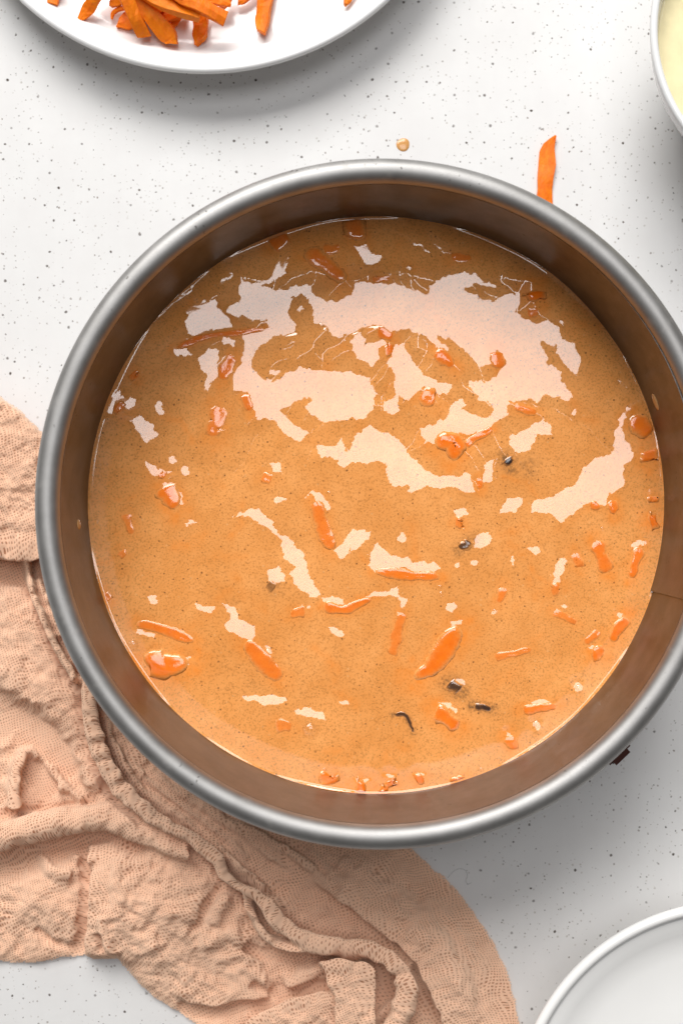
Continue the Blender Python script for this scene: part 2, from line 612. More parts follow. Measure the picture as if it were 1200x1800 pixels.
# ------------------------------------------------------------------ the batter: a lumpy glossy surface
# The outlines below are the window's highlights on the batter, and
# a relief is shaped to mirror the window inside them and not outside.
c3 = lambda *p: [(300 + x / 2.4, 360 + y / 2.4) for x, y in p]
c4 = lambda *p: [(700 + x / 2.4, 360 + y / 2.4) for x, y in p]
c5 = lambda *p: [(100 + x / 2.4, 600 + y / 2.4) for x, y in p]
c6 = lambda *p: [(400 + x / 2.4, 800 + y / 2.4) for x, y in p]
c7 = lambda *p: [(700 + x / 2.4, 900 + y / 2.4) for x, y in p]
dot = lambda x, y, rx, ry=None: [(x + rx * math.cos(a * math.pi / 6), y + (ry or rx) * math.sin(a * math.pi / 6)) for a in range(12)]
HIGHLIGHTS = [
    c3((240, 445), (300, 395), (290, 350), (300, 310), (330, 330), (370, 330), (430, 300), (455, 240), (470, 190), (487, 175), (490, 230), (490, 290), (440, 320), (380, 345), (430, 365),
       (500, 355), (560, 330), (590, 345), (610, 385), (660, 410), (700, 415), (750, 385), (790, 325), (850, 330), (930, 335), (1000, 350), (1085, 380))
    + c4((125, 380), (140, 340), (180, 310), (260, 288), (330, 300), (350, 325), (415, 345), (415, 355), (350, 335), (275, 345), (275, 365), (340, 395), (400, 415), (450, 380), (490, 370),
         (505, 365), (505, 420), (492, 440), (520, 480), (580, 505), (630, 490), (670, 520), (690, 570), (740, 590), (745, 620), (770, 660), (745, 715), (710, 690), (680, 630), (650, 590), (610, 580),
         (595, 600), (620, 640), (625, 675), (655, 690), (690, 710), (680, 745), (720, 780), (730, 810), (705, 830), (680, 815), (620, 800), (580, 830), (530, 815), (505, 830), (465, 830), (452, 860),
         (470, 885), (400, 920), (360, 940), (300, 975), (270, 970), (200, 975), (150, 1010), (110, 1000), (85, 945), (160, 925), (200, 900), (215, 850), (260, 825), (290, 845), (270, 865), (310, 890),
         (380, 900), (400, 870), (400, 850), (350, 830), (300, 770), (300, 745), (350, 740), (360, 755), (410, 725), (440, 690), (443, 640), (420, 610), (400, 620), (400, 660), (345, 680), (300, 640),
         (240, 580), (165, 555), (170, 585), (215, 600), (205, 620), (165, 605), (120, 565), (40, 530), (0, 525))
    + c3((930, 540), (870, 515), (800, 515), (780, 535), (740, 545), (710, 565), (685, 555), (650, 515), (605, 500), (600, 450), (585, 400), (545, 375), (505, 395), (505, 430), (500, 470),
         (530, 510), (520, 545), (430, 555), (400, 580), (370, 600), (345, 640), (340, 690), (370, 720), (430, 745), (490, 715), (540, 680), (620, 700), (700, 705), (740, 700), (790, 720), (840, 730),
         (865, 800), (850, 860), (815, 905), (740, 905), (650, 915), (590, 890), (570, 860), (605, 830), (570, 810), (520, 835), (460, 870), (480, 890), (530, 930), (585, 960), (545, 1000), (505, 980),
         (450, 920), (410, 905), (360, 905), (345, 850), (325, 790), (265, 780), (270, 720), (305, 650), (305, 560), (305, 540), (410, 520), (400, 495), (300, 470), (230, 455)),
    c3((95, 380), (125, 410), (190, 405), (205, 440), (250, 480), (265, 520), (170, 525), (110, 550), (90, 555), (65, 510), (75, 450), (70, 430), (100, 425)),
    c3((790, 540), (830, 570), (815, 595), (890, 570), (905, 590), (870, 610), (875, 650), (850, 685), (800, 655), (765, 620), (765, 570)),
    c3((940, 590), (980, 590), (1010, 640), (1050, 700), (1100, 740), (1185, 760), (1165, 805), (1120, 790), (1060, 770), (1030, 800), (1005, 835), (965, 805), (960, 830), (970, 870), (940, 885), (890, 870),
       (900, 835), (950, 800), (935, 760), (945, 720), (915, 670)),
    c3((835, 925), (880, 955), (930, 965), (980, 1010), (1010, 1060), (1060, 1110), (1140, 1145), (1200, 1145)) + c4((300, 1130), (330, 1215), (240, 1195), (130, 1190), (50, 1215), (45, 1175), (0, 1190))
    + c3((920, 1180), (905, 1090), (880, 1075), (800, 1090), (760, 1090), (725, 1110), (690, 1075), (620, 1055), (615, 1015), (690, 1020), (725, 980), (735, 1040), (755, 1035), (760, 1000)),
    c4((460, 1010), (480, 970), (540, 945), (600, 910), (640, 935), (645, 970), (590, 970), (560, 1030), (500, 1045)),
    c4((1010, 835), (970, 870), (945, 930), (945, 980), (990, 1050), (985, 1070), (950, 1100), (945, 1180), (890, 1220), (870, 1265), (800, 1255), (740, 1305), (680, 1335), (630, 1300), (560, 1300), (555, 1260),
       (640, 1230), (740, 1180), (780, 1110), (840, 1065), (900, 1050), (915, 960), (935, 890), (975, 845)),
    c4((370, 1085), (400, 1080), (390, 1160), (350, 1170)), c4((430, 1280), (470, 1240), (520, 1230), (525, 1250), (480, 1300), (430, 1305)),
    c3((750, 165), (790, 180), (830, 165), (845, 205), (895, 215), (850, 255), (820, 245), (790, 200)),
    c3((1075, 105), (1130, 130), (1185, 165), (1180, 210), (1150, 215), (1110, 165)),
    c3((880, 103), (960, 113), (1030, 152), (1100, 203), (1098, 210), (1025, 163), (955, 122)),
    c3((15, 605), (60, 605), (95, 625), (80, 640), (20, 630)), c3((220, 565), (280, 575), (265, 600), (235, 590)),
    c3((120, 655), (150, 615), (200, 600), (195, 640), (200, 670), (235, 635), (260, 645), (225, 700), (180, 740), (160, 785), (140, 780), (165, 710), (125, 690)),
    c5((205, 300), (225, 250), (265, 205), (275, 235), (330, 250), (330, 275), (300, 295), (275, 255), (245, 255), (235, 305)),
    c5((410, 275), (440, 250), (455, 300), (425, 300)), c5((305, 330), (360, 320), (400, 350), (425, 400), (380, 430), (345, 380)),
    c5((645, 285), (690, 300), (700, 370), (650, 390), (665, 340)), c5((375, 505), (430, 540), (480, 550), (460, 565), (400, 570)),
    c5((440, 590), (480, 600), (520, 640), (540, 690), (500, 690), (470, 650)), c5(*dot(485, 500, 16)), c5(*dot(545, 545, 18)), c5((540, 770), (565, 752), (590, 765), (565, 768), (550, 785)),
    c5((890, 515), (930, 515), (955, 555), (920, 550)), c5(*dot(940, 670, 26, 12)), c5((1045, 660), (1080, 625), (1130, 660), (1160, 700), (1145, 725), (1110, 680), (1080, 645)),
    c5((740, 740), (800, 710), (850, 705), (900, 760), (945, 820), (990, 835), (1040, 900), (1060, 980), (1110, 1060), (1090, 1085), (1010, 1040), (985, 985), (1010, 950), (955, 920), (940, 830), (890, 790),
       (840, 750), (790, 735)),
    c5((885, 965), (930, 950), (965, 985), (955, 1015), (895, 1020)), c6((400, 605), (440, 595), (490, 610), (490, 630), (410, 625)),
    c5((580, 1105), (640, 1115), (675, 1115), (650, 1150), (600, 1130)), c5((695, 1100), (740, 1120), (770, 1170), (840, 1200), (825, 1265), (740, 1230), (700, 1200), (730, 1165)),
    c5((335, 1215), (420, 1235), (410, 1250), (335, 1235)), c5((525, 1245), (575, 1260), (570, 1270), (530, 1258)),
    c5((385, 1325), (430, 1330), (465, 1370), (455, 1400), (440, 1385), (400, 1350)), c5((500, 1400), (530, 1335), (570, 1330), (560, 1355), (520, 1390)), c5(*dot(405, 1085, 18)),
    c6((455, 400), (500, 350), (530, 310), (605, 320), (590, 355), (520, 415), (530, 380), (480, 440)),
    c6((590, 465), (605, 410), (630, 375), (670, 400), (690, 430), (750, 430), (780, 455), (840, 450), (880, 455), (905, 475), (860, 500), (780, 495), (740, 470), (690, 485), (620, 490)),
    c6((575, 605), (620, 570), (680, 575), (720, 560), (730, 600), (750, 605), (740, 650), (725, 640), (720, 600), (680, 590), (620, 590)),
    c6((955, 235), (1000, 220), (1015, 250), (970, 265)), c6((1040, 345), (1090, 320), (1110, 350), (1090, 390), (1045, 385)), c6(*dot(735, 350, 18)), c6(*dot(1040, 455, 15)), c6(*dot(970, 465, 12)),
    c6((425, 725), (460, 730), (495, 755), (470, 765), (430, 745)), c6((60, 1020), (120, 1020), (180, 1005), (245, 1020), (250, 1045), (180, 1055), (80, 1035)),
    c6((285, 1075), (340, 1065), (400, 1085), (415, 1115), (370, 1105), (290, 1095)), c6((465, 1035), (500, 1030), (515, 1050), (490, 1060)),
    c6((885, 1043), (930, 1043), (968, 1070), (960, 1088), (920, 1065)), c6(*dot(945, 640, 22)), c6((940, 703), (988, 688), (988, 716), (950, 722)), c6(*dot(975, 960, 24, 17)), c6(*dot(170, 825, 17)),
    c7((655, 265), (680, 195), (708, 188), (700, 235), (670, 315), (652, 312)), c7((540, 150), (580, 145), (598, 170), (570, 180)), c7((980, 150), (1010, 122), (1048, 122), (1040, 142), (1010, 142), (990, 158)),
    c7((560, 800), (600, 785), (640, 810), (570, 814)), c7(*dot(757, 740, 20, 17)), c7(*dot(585, 895, 18)), c7((445, 930), (480, 940), (490, 970), (470, 960)), c7(*dot(933, 437, 12)), c7(*dot(815, 575, 16, 10)),
    c7(*dot(405, 425, 11)), c7(*dot(695, 400, 14, 10)), c7(*dot(480, 205, 9, 18)), c6(*dot(565, 1375, 28, 8)), c6(*dot(685, 1350, 18, 9)), c6(*dot(810, 1345, 16, 10)), c6(*dot(345, 640, 14, 9)),
    c3(*dot(1005, 270, 13, 10)), c3(*dot(440, 705, 24, 9)), c3(*dot(545, 438, 18, 6)), c3((205, 325), (265, 290), (270, 298), (215, 328)), c3((20, 408), (90, 348), (98, 352), (30, 412)),
    c3(*dot(930, 370, 4)), c4(*dot(1060, 1215, 9, 14)), c4(*dot(740, 875, 12, 18)), c4(*dot(690, 500, 10, 18)), c4((920, 745), (960, 750), (970, 775), (945, 770)),
]
RAG = 3.0                       # ragged hem of the highlight patches, pixels

# carrot pieces in the batter: (spine in pixels, width, bareness, height in cm)
SHREDS = [
    ([(475, 435), (504, 408)], 20, .75, .14), ([(537, 439), (570, 464), (608, 497)], 30, .7, .2), ([(562, 435), (600, 440)], 15, .5, .08), ([(620, 385), (627, 425)], 28, .6, .25),
    ([(650, 493), (688, 492)], 10, .5, .02), ([(305, 612), (362, 593), (425, 585), (467, 578)], 9, .85, .03), ([(412, 625), (390, 670)], 17, .9, .05), ([(383, 710), (375, 772)], 28, .55, .03),
    ([(428, 690), (442, 725)], 14, .65, .03), ([(660, 583), (692, 595)], 14, .85, .03), ([(677, 615), (690, 615)], 18, .95, .06), ([(765, 617), (797, 647)], 18, .85, .05), ([(870, 615), (878, 648)], 18, .8, .05),
    ([(738, 690), (767, 706)], 24, .65, .04), ([(765, 778), (800, 775), (797, 810)], 26, .95, .12), ([(815, 785), (867, 752)], 10, .75, .03), ([(900, 715), (945, 727)], 12, .65, .03),
    ([(935, 508), (940, 532)], 28, 1.0, .3), ([(925, 553), (945, 548)], 12, .6, .03), ([(1110, 735), (1142, 765)], 26, .9, .12), ([(1138, 790), (1144, 815)], 28, .85, .12), ([(1138, 915), (1154, 913)], 20, .95, .12),
    ([(1146, 870), (1150, 885)], 16, .6, .06), ([(1073, 877), (1079, 905)], 16, .75, .05), ([(1035, 888), (1055, 888)], 12, .7, .04), ([(842, 840), (846, 862)], 12, .7, .03), ([(283, 850), (312, 896)], 27, .85, .08),
    ([(280, 832), (292, 838)], 10, .6, .02), ([(221, 900), (233, 942)], 14, .4, .02), ([(210, 967), (221, 980)], 12, .4, .02), ([(237, 1095), (287, 1108), (345, 1128)], 15, .75, .04), ([(256, 1166), (284, 1170), (330, 1162)], 36, .95, .18),
    ([(554, 879), (571, 937), (585, 967)], 20, .65, .05), ([(460, 838), (480, 845)], 14, .4, .02), ([(658, 1006), (725, 1012), (775, 1014)], 13, .8, .04), ([(567, 1067), (608, 1071), (655, 1052)], 14, .75, .04),
    ([(687, 1154), (708, 1075)], 15, .55, .02), ([(810, 1104), (775, 1154), (725, 1192)], 30, .95, .1), ([(540, 1075), (505, 1080)], 15, .5, .03), ([(429, 1125), (462, 1162), (492, 1194)], 21, .75, .05),
    ([(483, 1275), (517, 1280)], 18, .4, .02), ([(762, 1245), (804, 1280)], 23, .9, .14), ([(578, 1360), (582, 1378)], 20, .85, .1), ([(622, 1383), (645, 1385)], 30, 1.0, .2), ([(683, 1370), (692, 1380)], 20, .85, .08),
    ([(668, 1390), (682, 1392)], 17, .9, .1), ([(728, 1370), (745, 1368)], 16, .85, .08), ([(790, 1378), (818, 1368)], 14, .85, .08), ([(1044, 950), (1071, 1008)], 18, .75, .05), ([(1127, 962), (1106, 1017)], 16, .85, .06),
    ([(887, 1029), (875, 1062)], 13, .6, .02), ([(1008, 970), (1020, 1000)], 16, .45, .02), ([(1100, 1083), (1075, 1129)], 18, .9, .08), ([(1037, 1150), (1062, 1146)], 20, .85, .06), ([(1054, 1108), (1025, 1133)], 9, .55, .02),
    ([(970, 1075), (1015, 1095)], 12, .45, .02), ([(915, 1248), (978, 1240)], 14, .7, .05), ([(890, 1290), (905, 1320)], 16, .75, .05), ([(867, 1158), (935, 1140)], 10, .4, .02), ([(965, 1040), (985, 1030)], 16, .5, .02),
    ([(800, 918), (815, 922)], 14, .5, .03), ([(232, 655), (242, 665)], 15, .7, .04), ([(205, 712), (217, 722)], 20, .6, .04), ([(180, 1040), (192, 1060)], 14, .6, .03), ([(1020, 455), (1033, 458)], 10, .5, .03),
    ([(790, 455), (830, 452)], 14, .55, .04),
]
RAISINS = [([(889, 806), (899, 818)], 15, 1.0, .08), ([(806, 966), (828, 950)], 12, .85, .05), ([(788, 1200), (808, 1214)], 16, .9, .08), ([(830, 1240), (866, 1247)], 10, .95, .04),
           ([(690, 1257), (711, 1256), (722, 1276), (728, 1289)], 5, .9, .03), ([(470, 1026), (484, 1036)], 14, .45, .03)]

BS = FPX / (CAM_H - BZ)         # pixels per cm on the batter
NG = 520
gx = np.linspace(PCX - 10.1, PCX + 10.1, NG)
gy = np.linspace(PCY - 10.1, PCY + 10.1, NG)
X, Y = np.meshgrid(gx, gy, indexing='ij')
PX, PY = 600 + X * BS, 900 - Y * BS
rx = PX + RAG * (vnoise(PX, PY, 9, 3) + 0.6 * vnoise(PX, PY, 4.5, 4))
ry = PY + RAG * (vnoise(PX, PY, 9, 5) + 0.6 * vnoise(PX, PY, 4.5, 6))
MASK = np.zeros(X.shape, bool)
for pl in HIGHLIGHTS:
    MASK |= inside(pl, rx, ry)

RR = np.hypot(X - PCX, Y - PCY)
H0 = 0.012 * vnoise(X, Y, 1.3, 21) + 0.003 * vnoise(X, Y, 0.35, 22)
TINT = np.zeros(X.shape)
DARK = np.zeros(X.shape)
for lst, fld in ((SHREDS, TINT), (RAISINS, DARK)):
    for sp, wd, bare, hh in lst:
        pts = np.array(sp, float)
        x0, y0 = pts.min(0) - 80
        x1, y1 = pts.max(0) + 80
        ii = np.where((PX[:, 0] > x0) & (PX[:, 0] < x1))[0]
        jj = np.where((PY[0] > y0) & (PY[0] < y1))[0]
        s = np.ix_(ii, jj)
        d, _, _ = polydist(pts, PX[s], PY[s])
        H0[s] += hh * 0.55 * np.exp(-(d / (0.62 * wd)) ** 2)
        fld[s] = np.maximum(fld[s], bare * 0.92 * np.exp(-(np.maximum(d - wd * 0.35, 0) / (wd * 0.75)) ** 2) * (0.75 + 0.35 * vnoise(PX[s], PY[s], 13, 31)))
# faint streaks where a shred lies deeper
rs = np.random.default_rng(77)
for k in range(70):
    a, rr0 = rs.uniform(0, 6.283), 505 * math.sqrt(rs.uniform(0, .96))
    cx0, cy0 = 662 + rr0 * math.cos(a), 888 + rr0 * math.sin(a)
    L0, t0 = rs.uniform(12, 45), rs.uniform(0, 3.1416)
    w0, k0 = rs.uniform(5, 12), rs.uniform(.15, .5)
    ii = np.where(np.abs(PX[:, 0] - cx0) < 75)[0]
    jj = np.where(np.abs(PY[0] - cy0) < 75)[0]
    s = np.ix_(ii, jj)
    bend = rs.uniform(-.5, .5)
    d, _, _ = polydist([(cx0 - L0 * math.cos(t0 - bend), cy0 - L0 * math.sin(t0 - bend)), (cx0, cy0), (cx0 + L0 * math.cos(t0 + bend), cy0 + L0 * math.sin(t0 + bend))], PX[s], PY[s])
    TINT[s] = np.maximum(TINT[s], k0 * np.exp(-(d / w0) ** 2) * (0.7 + 0.5 * vnoise(PX[s], PY[s], 10, 32)))
# a dark raisin lying just under the surface beside the bare one
d, _, _ = polydist([(905, 822), (935, 812), (930, 832)], PX, PY)
DARK = np.maximum(DARK, 0.38 * np.exp(-(d / 13.0) ** 2))


def tri(A, ax):
    B = A * 0.5
    if ax == 0:
        B[1:] += 0.25 * A[:-1]
        B[:-1] += 0.25 * A[1:]
    else:
        B[:, 1:] += 0.25 * A[:, :-1]
        B[:, :-1] += 0.25 * A[:, 1:]
    return B


def solve_relief(H, M, x, y, iters, n_grid):
    """slopes agree with M: +1 mirrors the window, else not"""
    h = x[1, 0] - x[0, 0]
    D = CAM_H - BZ
    zl = L_NEAR[1] - BZ
    sgn = np.where(M, 1.0, -1.0)
    H = H.copy()
    m1, m2 = np.zeros_like(H), np.zeros_like(H)
    Wt = np.where(np.hypot(x - PCX, y - PCY) < 10.0, 1.0, 0.0)
    PULL = 0.3 * np.clip((np.hypot(x - PCX, y - PCY) - 8.6) / 1.3, 0, 1) ** 2
    wav = 0.2 * np.sin(2.1 * x + 1.3 * y)         # which edge of the window each dull patch looks past
    ONE = (y > 8.15 + wav) & (x > -4.2)
    # mirrored rays that would meet the pan's wall stay dark by themselves
    bl = np.hypot(x + (7.0 - BZ) * x / D - PCX, y + (7.0 - BZ) * y / D - PCY) > 9.95
    Wt = np.where(bl & ~M, 0.4, Wt)
    for it in range(1, iters + 1):
        gxh = np.zeros_like(H)
        gyh = np.zeros_like(H)
        gxh[1:-1] = tri(H[2:] - H[:-2], 1) / (2 * h)
        gyh[:, 1:-1] = tri(H[:, 2:] - H[:, :-2], 0) / (2 * h)
        XX = x + zl * (x / D - 2 * gxh)
        YY = y + zl * (y / D - 2 * gyh)
        a, b, c = YY - L_NEAR[0], XX - L_X0, L_X1 - XX
        e = L_FAR[0] - (y + (L_FAR[1] - BZ) * (y / D - 2 * gyh))
        mn = np.minimum(np.minimum(a, e), np.minimum(b, c))
        lo3 = np.minimum(a, np.minimum(b, c))
        wv = 13.0 if n_grid < 400 else 9.0
        push = lambda m, sg, on: np.where(on & (sg * m < wv), Wt * np.clip((wv - sg * m) / wv, 0, 2.5), 0.0)
        pa = -push(a, 1, M & (mn == a)) + push(a, -1, ~M & ~ONE & (lo3 == a))     # d loss / d margin
        pe = -push(e, 1, M & (mn == e)) + push(e, -1, ~M & ONE)
        pb = -push(b, 1, M & (mn == b)) + push(b, -1, ~M & ~ONE & (lo3 == b))
        pc = -push(c, 1, M & (mn == c)) + push(c, -1, ~M & ~ONE & (lo3 == c))
        ga, gb = pa - pe, pb - pc
        dgy = ga * (-2 * zl) / 60.0 + 0.35 * gyh
        dgx = gb * (-2 * zl) / 60.0 + 0.35 * gxh
        G = np.zeros_like(H)
        dgx, dgy = tri(dgx, 1), tri(dgy, 0)
        G[2:] += dgx[1:-1] * 0.5
        G[:-2] -= dgx[1:-1] * 0.5
        G[:, 2:] += dgy[:, 1:-1] * 0.5
        G[:, :-2] -= dgy[:, 1:-1] * 0.5
        lap = np.zeros_like(H)
        lap[1:-1, 1:-1] = H[2:, 1:-1] + H[:-2, 1:-1] + H[1:-1, 2:] + H[1:-1, :-2] - 4 * H[1:-1, 1:-1]
        G -= (2.6 if n_grid < 400 else 1.0) * lap / h
        G += PULL * H
        m1 = 0.9 * m1 + 0.1 * G
        m2 = 0.995 * m2 + 0.005 * G * G
        lr = 0.0022 * (h / 0.046) * (1 - 0.75 * it / iters)
        H -= lr * (m1 / (1 - 0.9 ** it)) / (np.sqrt(m2 / (1 - 0.995 ** it)) + 1e-6)
    ok = ((mn > 0) == M)[Wt > 0].mean()
    return H, ok


def resize(A, n):
    s = np.linspace(0, A.shape[0] - 1, n)
    i = np.minimum(s.astype(int), A.shape[0] - 2)
    f = s - i
    B = A[i] * (1 - f)[:, None] + A[i + 1] * f[:, None]
    return B[:, i] * (1 - f)[None] + B[:, i + 1] * f[None]


Hc = None
for n, iters in ((130, 300), (260, 240), (520, 340)):
    xs_ = np.linspace(gx[0], gx[-1], n)
    ys_ = np.linspace(gy[0], gy[-1], n)
    xg, yg = np.meshgrid(xs_, ys_, indexing='ij')
    h0 = resize(blur(H0, max(1, NG // n // 2)) if n < NG else H0, n)
    st = h0 if Hc is None else resize(Hc, n) + (h0 - resize(resize(h0, n // 2), n))
    Mn = resize(MASK.astype(float), n) > 0.5
    Hc, okf = solve_relief(st, Mn, xg, yg, iters, n)
    print("relief", n, "agreement %.3f" % okf, "range %.3f %.3f" % (Hc.min(), Hc.max()))
Hc -= np.median(Hc[RR < 9.5])
HB = np.where(RR < 10.05, Hc, 0)
print("slope rms", np.sqrt((np.diff(Hc, axis=0) ** 2).mean()) / (gx[1] - gx[0]), "std h", HB[RR < 9.8].std())


def samp(A, x, y):
    fx = np.clip((np.asarray(x) - gx[0]) / (gx[1] - gx[0]), 0, NG - 1.001)
    fy = np.clip((np.asarray(y) - gy[0]) / (gy[1] - gy[0]), 0, NG - 1.001)
    i, j = fx.astype(int), fy.astype(int)
    fx, fy = fx - i, fy - j
    return (A[i, j] * (1 - fx) + A[i + 1, j] * fx) * (1 - fy) + (A[i, j + 1] * (1 - fx) + A[i + 1, j + 1] * fx) * fy


def batter_z(x, y):
    r = np.hypot(x - PCX, y - PCY)
    a = np.arctan2(y - PCY, x - PCX)
    lip = 0.036 + 0.02 * np.sin(7 * a + 1) + 0.016 * np.sin(17 * a)
    return BZ + samp(HB, x, y) + lip * np.exp(-(9.95 - np.minimum(r, 9.95)) / 0.055)


ZB = batter_z(X, Y)
kp = RR < 10.02
q = kp[:-1, :-1] & kp[1:, :-1] & kp[1:, 1:] & kp[:-1, 1:]
used = np.zeros(kp.shape, bool)
for sa in (slice(None, -1), slice(1, None)):
    for sb in (slice(None, -1), slice(1, None)):
        used[sa, sb] |= q
idx = -np.ones(kp.shape, int)
idx[used] = np.arange(used.sum())
top = np.stack([X[used], Y[used], ZB[used]], 1)
F = np.stack([idx[:-1, :-1][q], idx[1:, :-1][q], idx[1:, 1:][q], idx[:-1, 1:][q]], 1)
NS = 360
ths = np.linspace(0, 2 * np.pi, NS, endpoint=False)
nb = len(top)
sk = [np.stack([PCX + 9.9 * np.cos(ths), PCY + 9.9 * np.sin(ths), np.full(NS, zz)], -1) for zz in (BZ - 0.05, 0.44)]
k = np.arange(NS)
F2 = np.stack([nb + k, nb + NS + k, nb + NS + (k + 1) % NS, nb + (k + 1) % NS], -1)
skirt = np.vstack(sk)
ti = np.concatenate([TINT[used], np.zeros(2 * NS)])
da = np.concatenate([DARK[used], np.zeros(2 * NS)])
batter = mesh_obj("cake_batter", np.vstack([top, skirt]) - [PCX, PCY, 0], np.vstack([F, F2]), M_batter, attrs={"carrot_tint": ti, "raisin_tint": da})
batter.location = (PCX * CM, PCY * CM, 0)
tag(batter, "glossy orange brown carrot cake batter poured into the steel pan", "cake batter")


def embed(name, spine, wpx, bare, hh, mat, seed, taper=0.55):
    """a piece lying in the batter, its top following the batter's surface"""
    r = np.random.default_rng(seed)
    sp = np.asarray(spine, float)
    L = np.hypot(*(sp[1:] - sp[:-1]).T).sum()
    nl = int(np.clip(L / 5, 7, 22))
    c = poly_spline(sp, nl)
    c += r.normal(0, 0.5, c.shape) + np.stack([np.interp(np.linspace(0, 1, nl), np.linspace(0, 1, 5), r.uniform(-1, 1, 5)) * wpx * 0.14] * 2, 1)
    tdir = np.gradient(c, axis=0)
    tdir /= np.hypot(tdir[:, 0], tdir[:, 1])[:, None] + 1e-9
    nrm = np.stack([-tdir[:, 1], tdir[:, 0]], 1)
    t = np.linspace(0, 1, nl)
    end = np.sqrt(np.clip(1 - np.abs(2 * t - 1) ** r.uniform(3, 9), 0.03, 1))
    wid = 0.82 * wpx * end * (1.12 + 0.30 * np.interp(t, np.linspace(0, 1, 6), r.uniform(-1, 1, 6))) * (1 - (1 - taper) * 0.7 * t)
    nw = 9
    us = np.linspace(-1, 1, nw)
    V, film = [], []
    for i in range(nl):
        for u in us:
            q = c[i] + nrm[i] * wid[i] * u * (1 + 0.10 * r.normal() * (abs(u) > 0.9))
            x, y = (q[0] - 600) / BS, (900 - q[1]) / BS
            rr_ = math.hypot(x - PCX, y - PCY)
            if rr_ > 9.86:
                x, y = PCX + (x - PCX) * 9.86 / rr_, PCY + (y - PCY) * 9.86 / rr_
            e = (1 - abs(u) ** 2.5) * min(1.0, end[i] * 1.1)
            z = float(batter_z(np.array([x]), np.array([y]))[0]) - 0.012 + (0.018 + hh * 0.32) * min(1, e * 1.5) + 0.004 * r.normal()
            if u in (us[0], us[-1]) or i in (0, nl - 1):
                z -= 0.014
            V.append((x - PCX, y - PCY, z))
            film.append(e)
    nt_ = len(V)
    for i in range(nl):
        q = c[i]
        x, y = (q[0] - 600) / BS, (900 - q[1]) / BS
        V.append((x - PCX, y - PCY, BZ - 0.28))
        film.append(0)
    F = []
    for i in range(nl - 1):
        for j in range(nw - 1):
            F.append((i * nw + j, (i + 1) * nw + j, (i + 1) * nw + j + 1, i * nw + j + 1))
        F.append((i * nw, nt_ + i, nt_ + i + 1, (i + 1) * nw))
        F.append((i * nw + nw - 1, (i + 1) * nw + nw - 1, nt_ + i + 1, nt_ + i))
    V = np.array(V)
    o = mesh_obj(name, V, np.array(F), mat, batter, attrs={"film": np.array(film)})
    o["bareness"] = float(0.3 + 0.7 * bare)
    return o


for k, (sp, wd, bare, hh) in enumerate(SHREDS):
    embed("carrot_shred", sp, wd, bare, hh, M_shred, 100 + k, 0.5 if k % 3 else 0.9)
for k, (sp, wd, bare, hh) in enumerate(RAISINS):
    embed("raisin", sp, wd, bare, hh, M_raisin, 300 + k, 0.8)

# air bubbles in the batter
BUBBLES = [(224, 1139, 10), (545, 1283, 14), (728, 494, 5), (720, 472, 5), (564, 573, 7), (471, 1146, 7), (697, 1377, 5), (847, 1357, 5), (1017, 1210, 8), (943, 1273, 8), (775, 1044, 5),
           (1058, 929, 4), (773, 1032, 4), (570, 1353, 4), (578, 866, 4), (870, 1075, 5)]
for bxp, byp, br in BUBBLES:
    x, y = (bxp - 600) / BS, (900 - byp) / BS
    r_ = br / BS
    rr_ = math.hypot(x - PCX, y - PCY)
    if rr_ > 9.9 - r_:
        f = (9.9 - r_) / rr_
        x, y = PCX + (x - PCX) * f, PCY + (y - PCY) * f
    z0 = float(batter_z(np.array([x]), np.array([y]))[0])
    pr_ = [(r_ * 1.02, -0.02)] + [(r_ * math.cos(a), r_ * (0.5 if br < 18 else 0.25) * math.sin(a)) for a in np.linspace(0.02, math.pi / 2 - 0.02, 9)]
    o = lathe("air_bubble", [(a, b) for a, b in pr_], M_bubble, batter, seg=24)
    o.location = ((x - PCX) * CM, (y - PCY) * CM, z0 * CM)


def blob(name, cx, cy, z, rx_, ry_, hz, mat, seed, parent=None):
    r = np.random.default_rng(seed)
    ph = r.uniform(0, 6.28, 3)
    rings, seg = 7, 28
    V = []
    for i in range(rings + 1):
        a = i / rings * math.pi / 2
        for j in range(seg):
            t = 2 * math.pi * j / seg
            k_ = 1 + 0.05 * math.sin(2 * t + ph[0]) + 0.03 * math.sin(3 * t + ph[1])
            V.append((cx + rx_ * k_ * math.cos(a) * math.cos(t), cy + ry_ * k_ * math.cos(a) * math.sin(t), z + hz * math.sin(a)))
    F = [(i * seg + j, i * seg + (j + 1) % seg, (i + 1) * seg + (j + 1) % seg, (i + 1) * seg + j) for i in range(rings) for j in range(seg)]
    return mesh_obj(name, V, F, mat, parent)


x, y, _ = P(708, 254.5, 0)
o = blob("batter_drop", 0, 0, 0.003, 0.255, 0.235, 0.045, M_drop, 5)
o.location = (x * CM, y * CM, 0)
tag(o, "small round drop of tan batter on the counter above the pan", "batter drop")


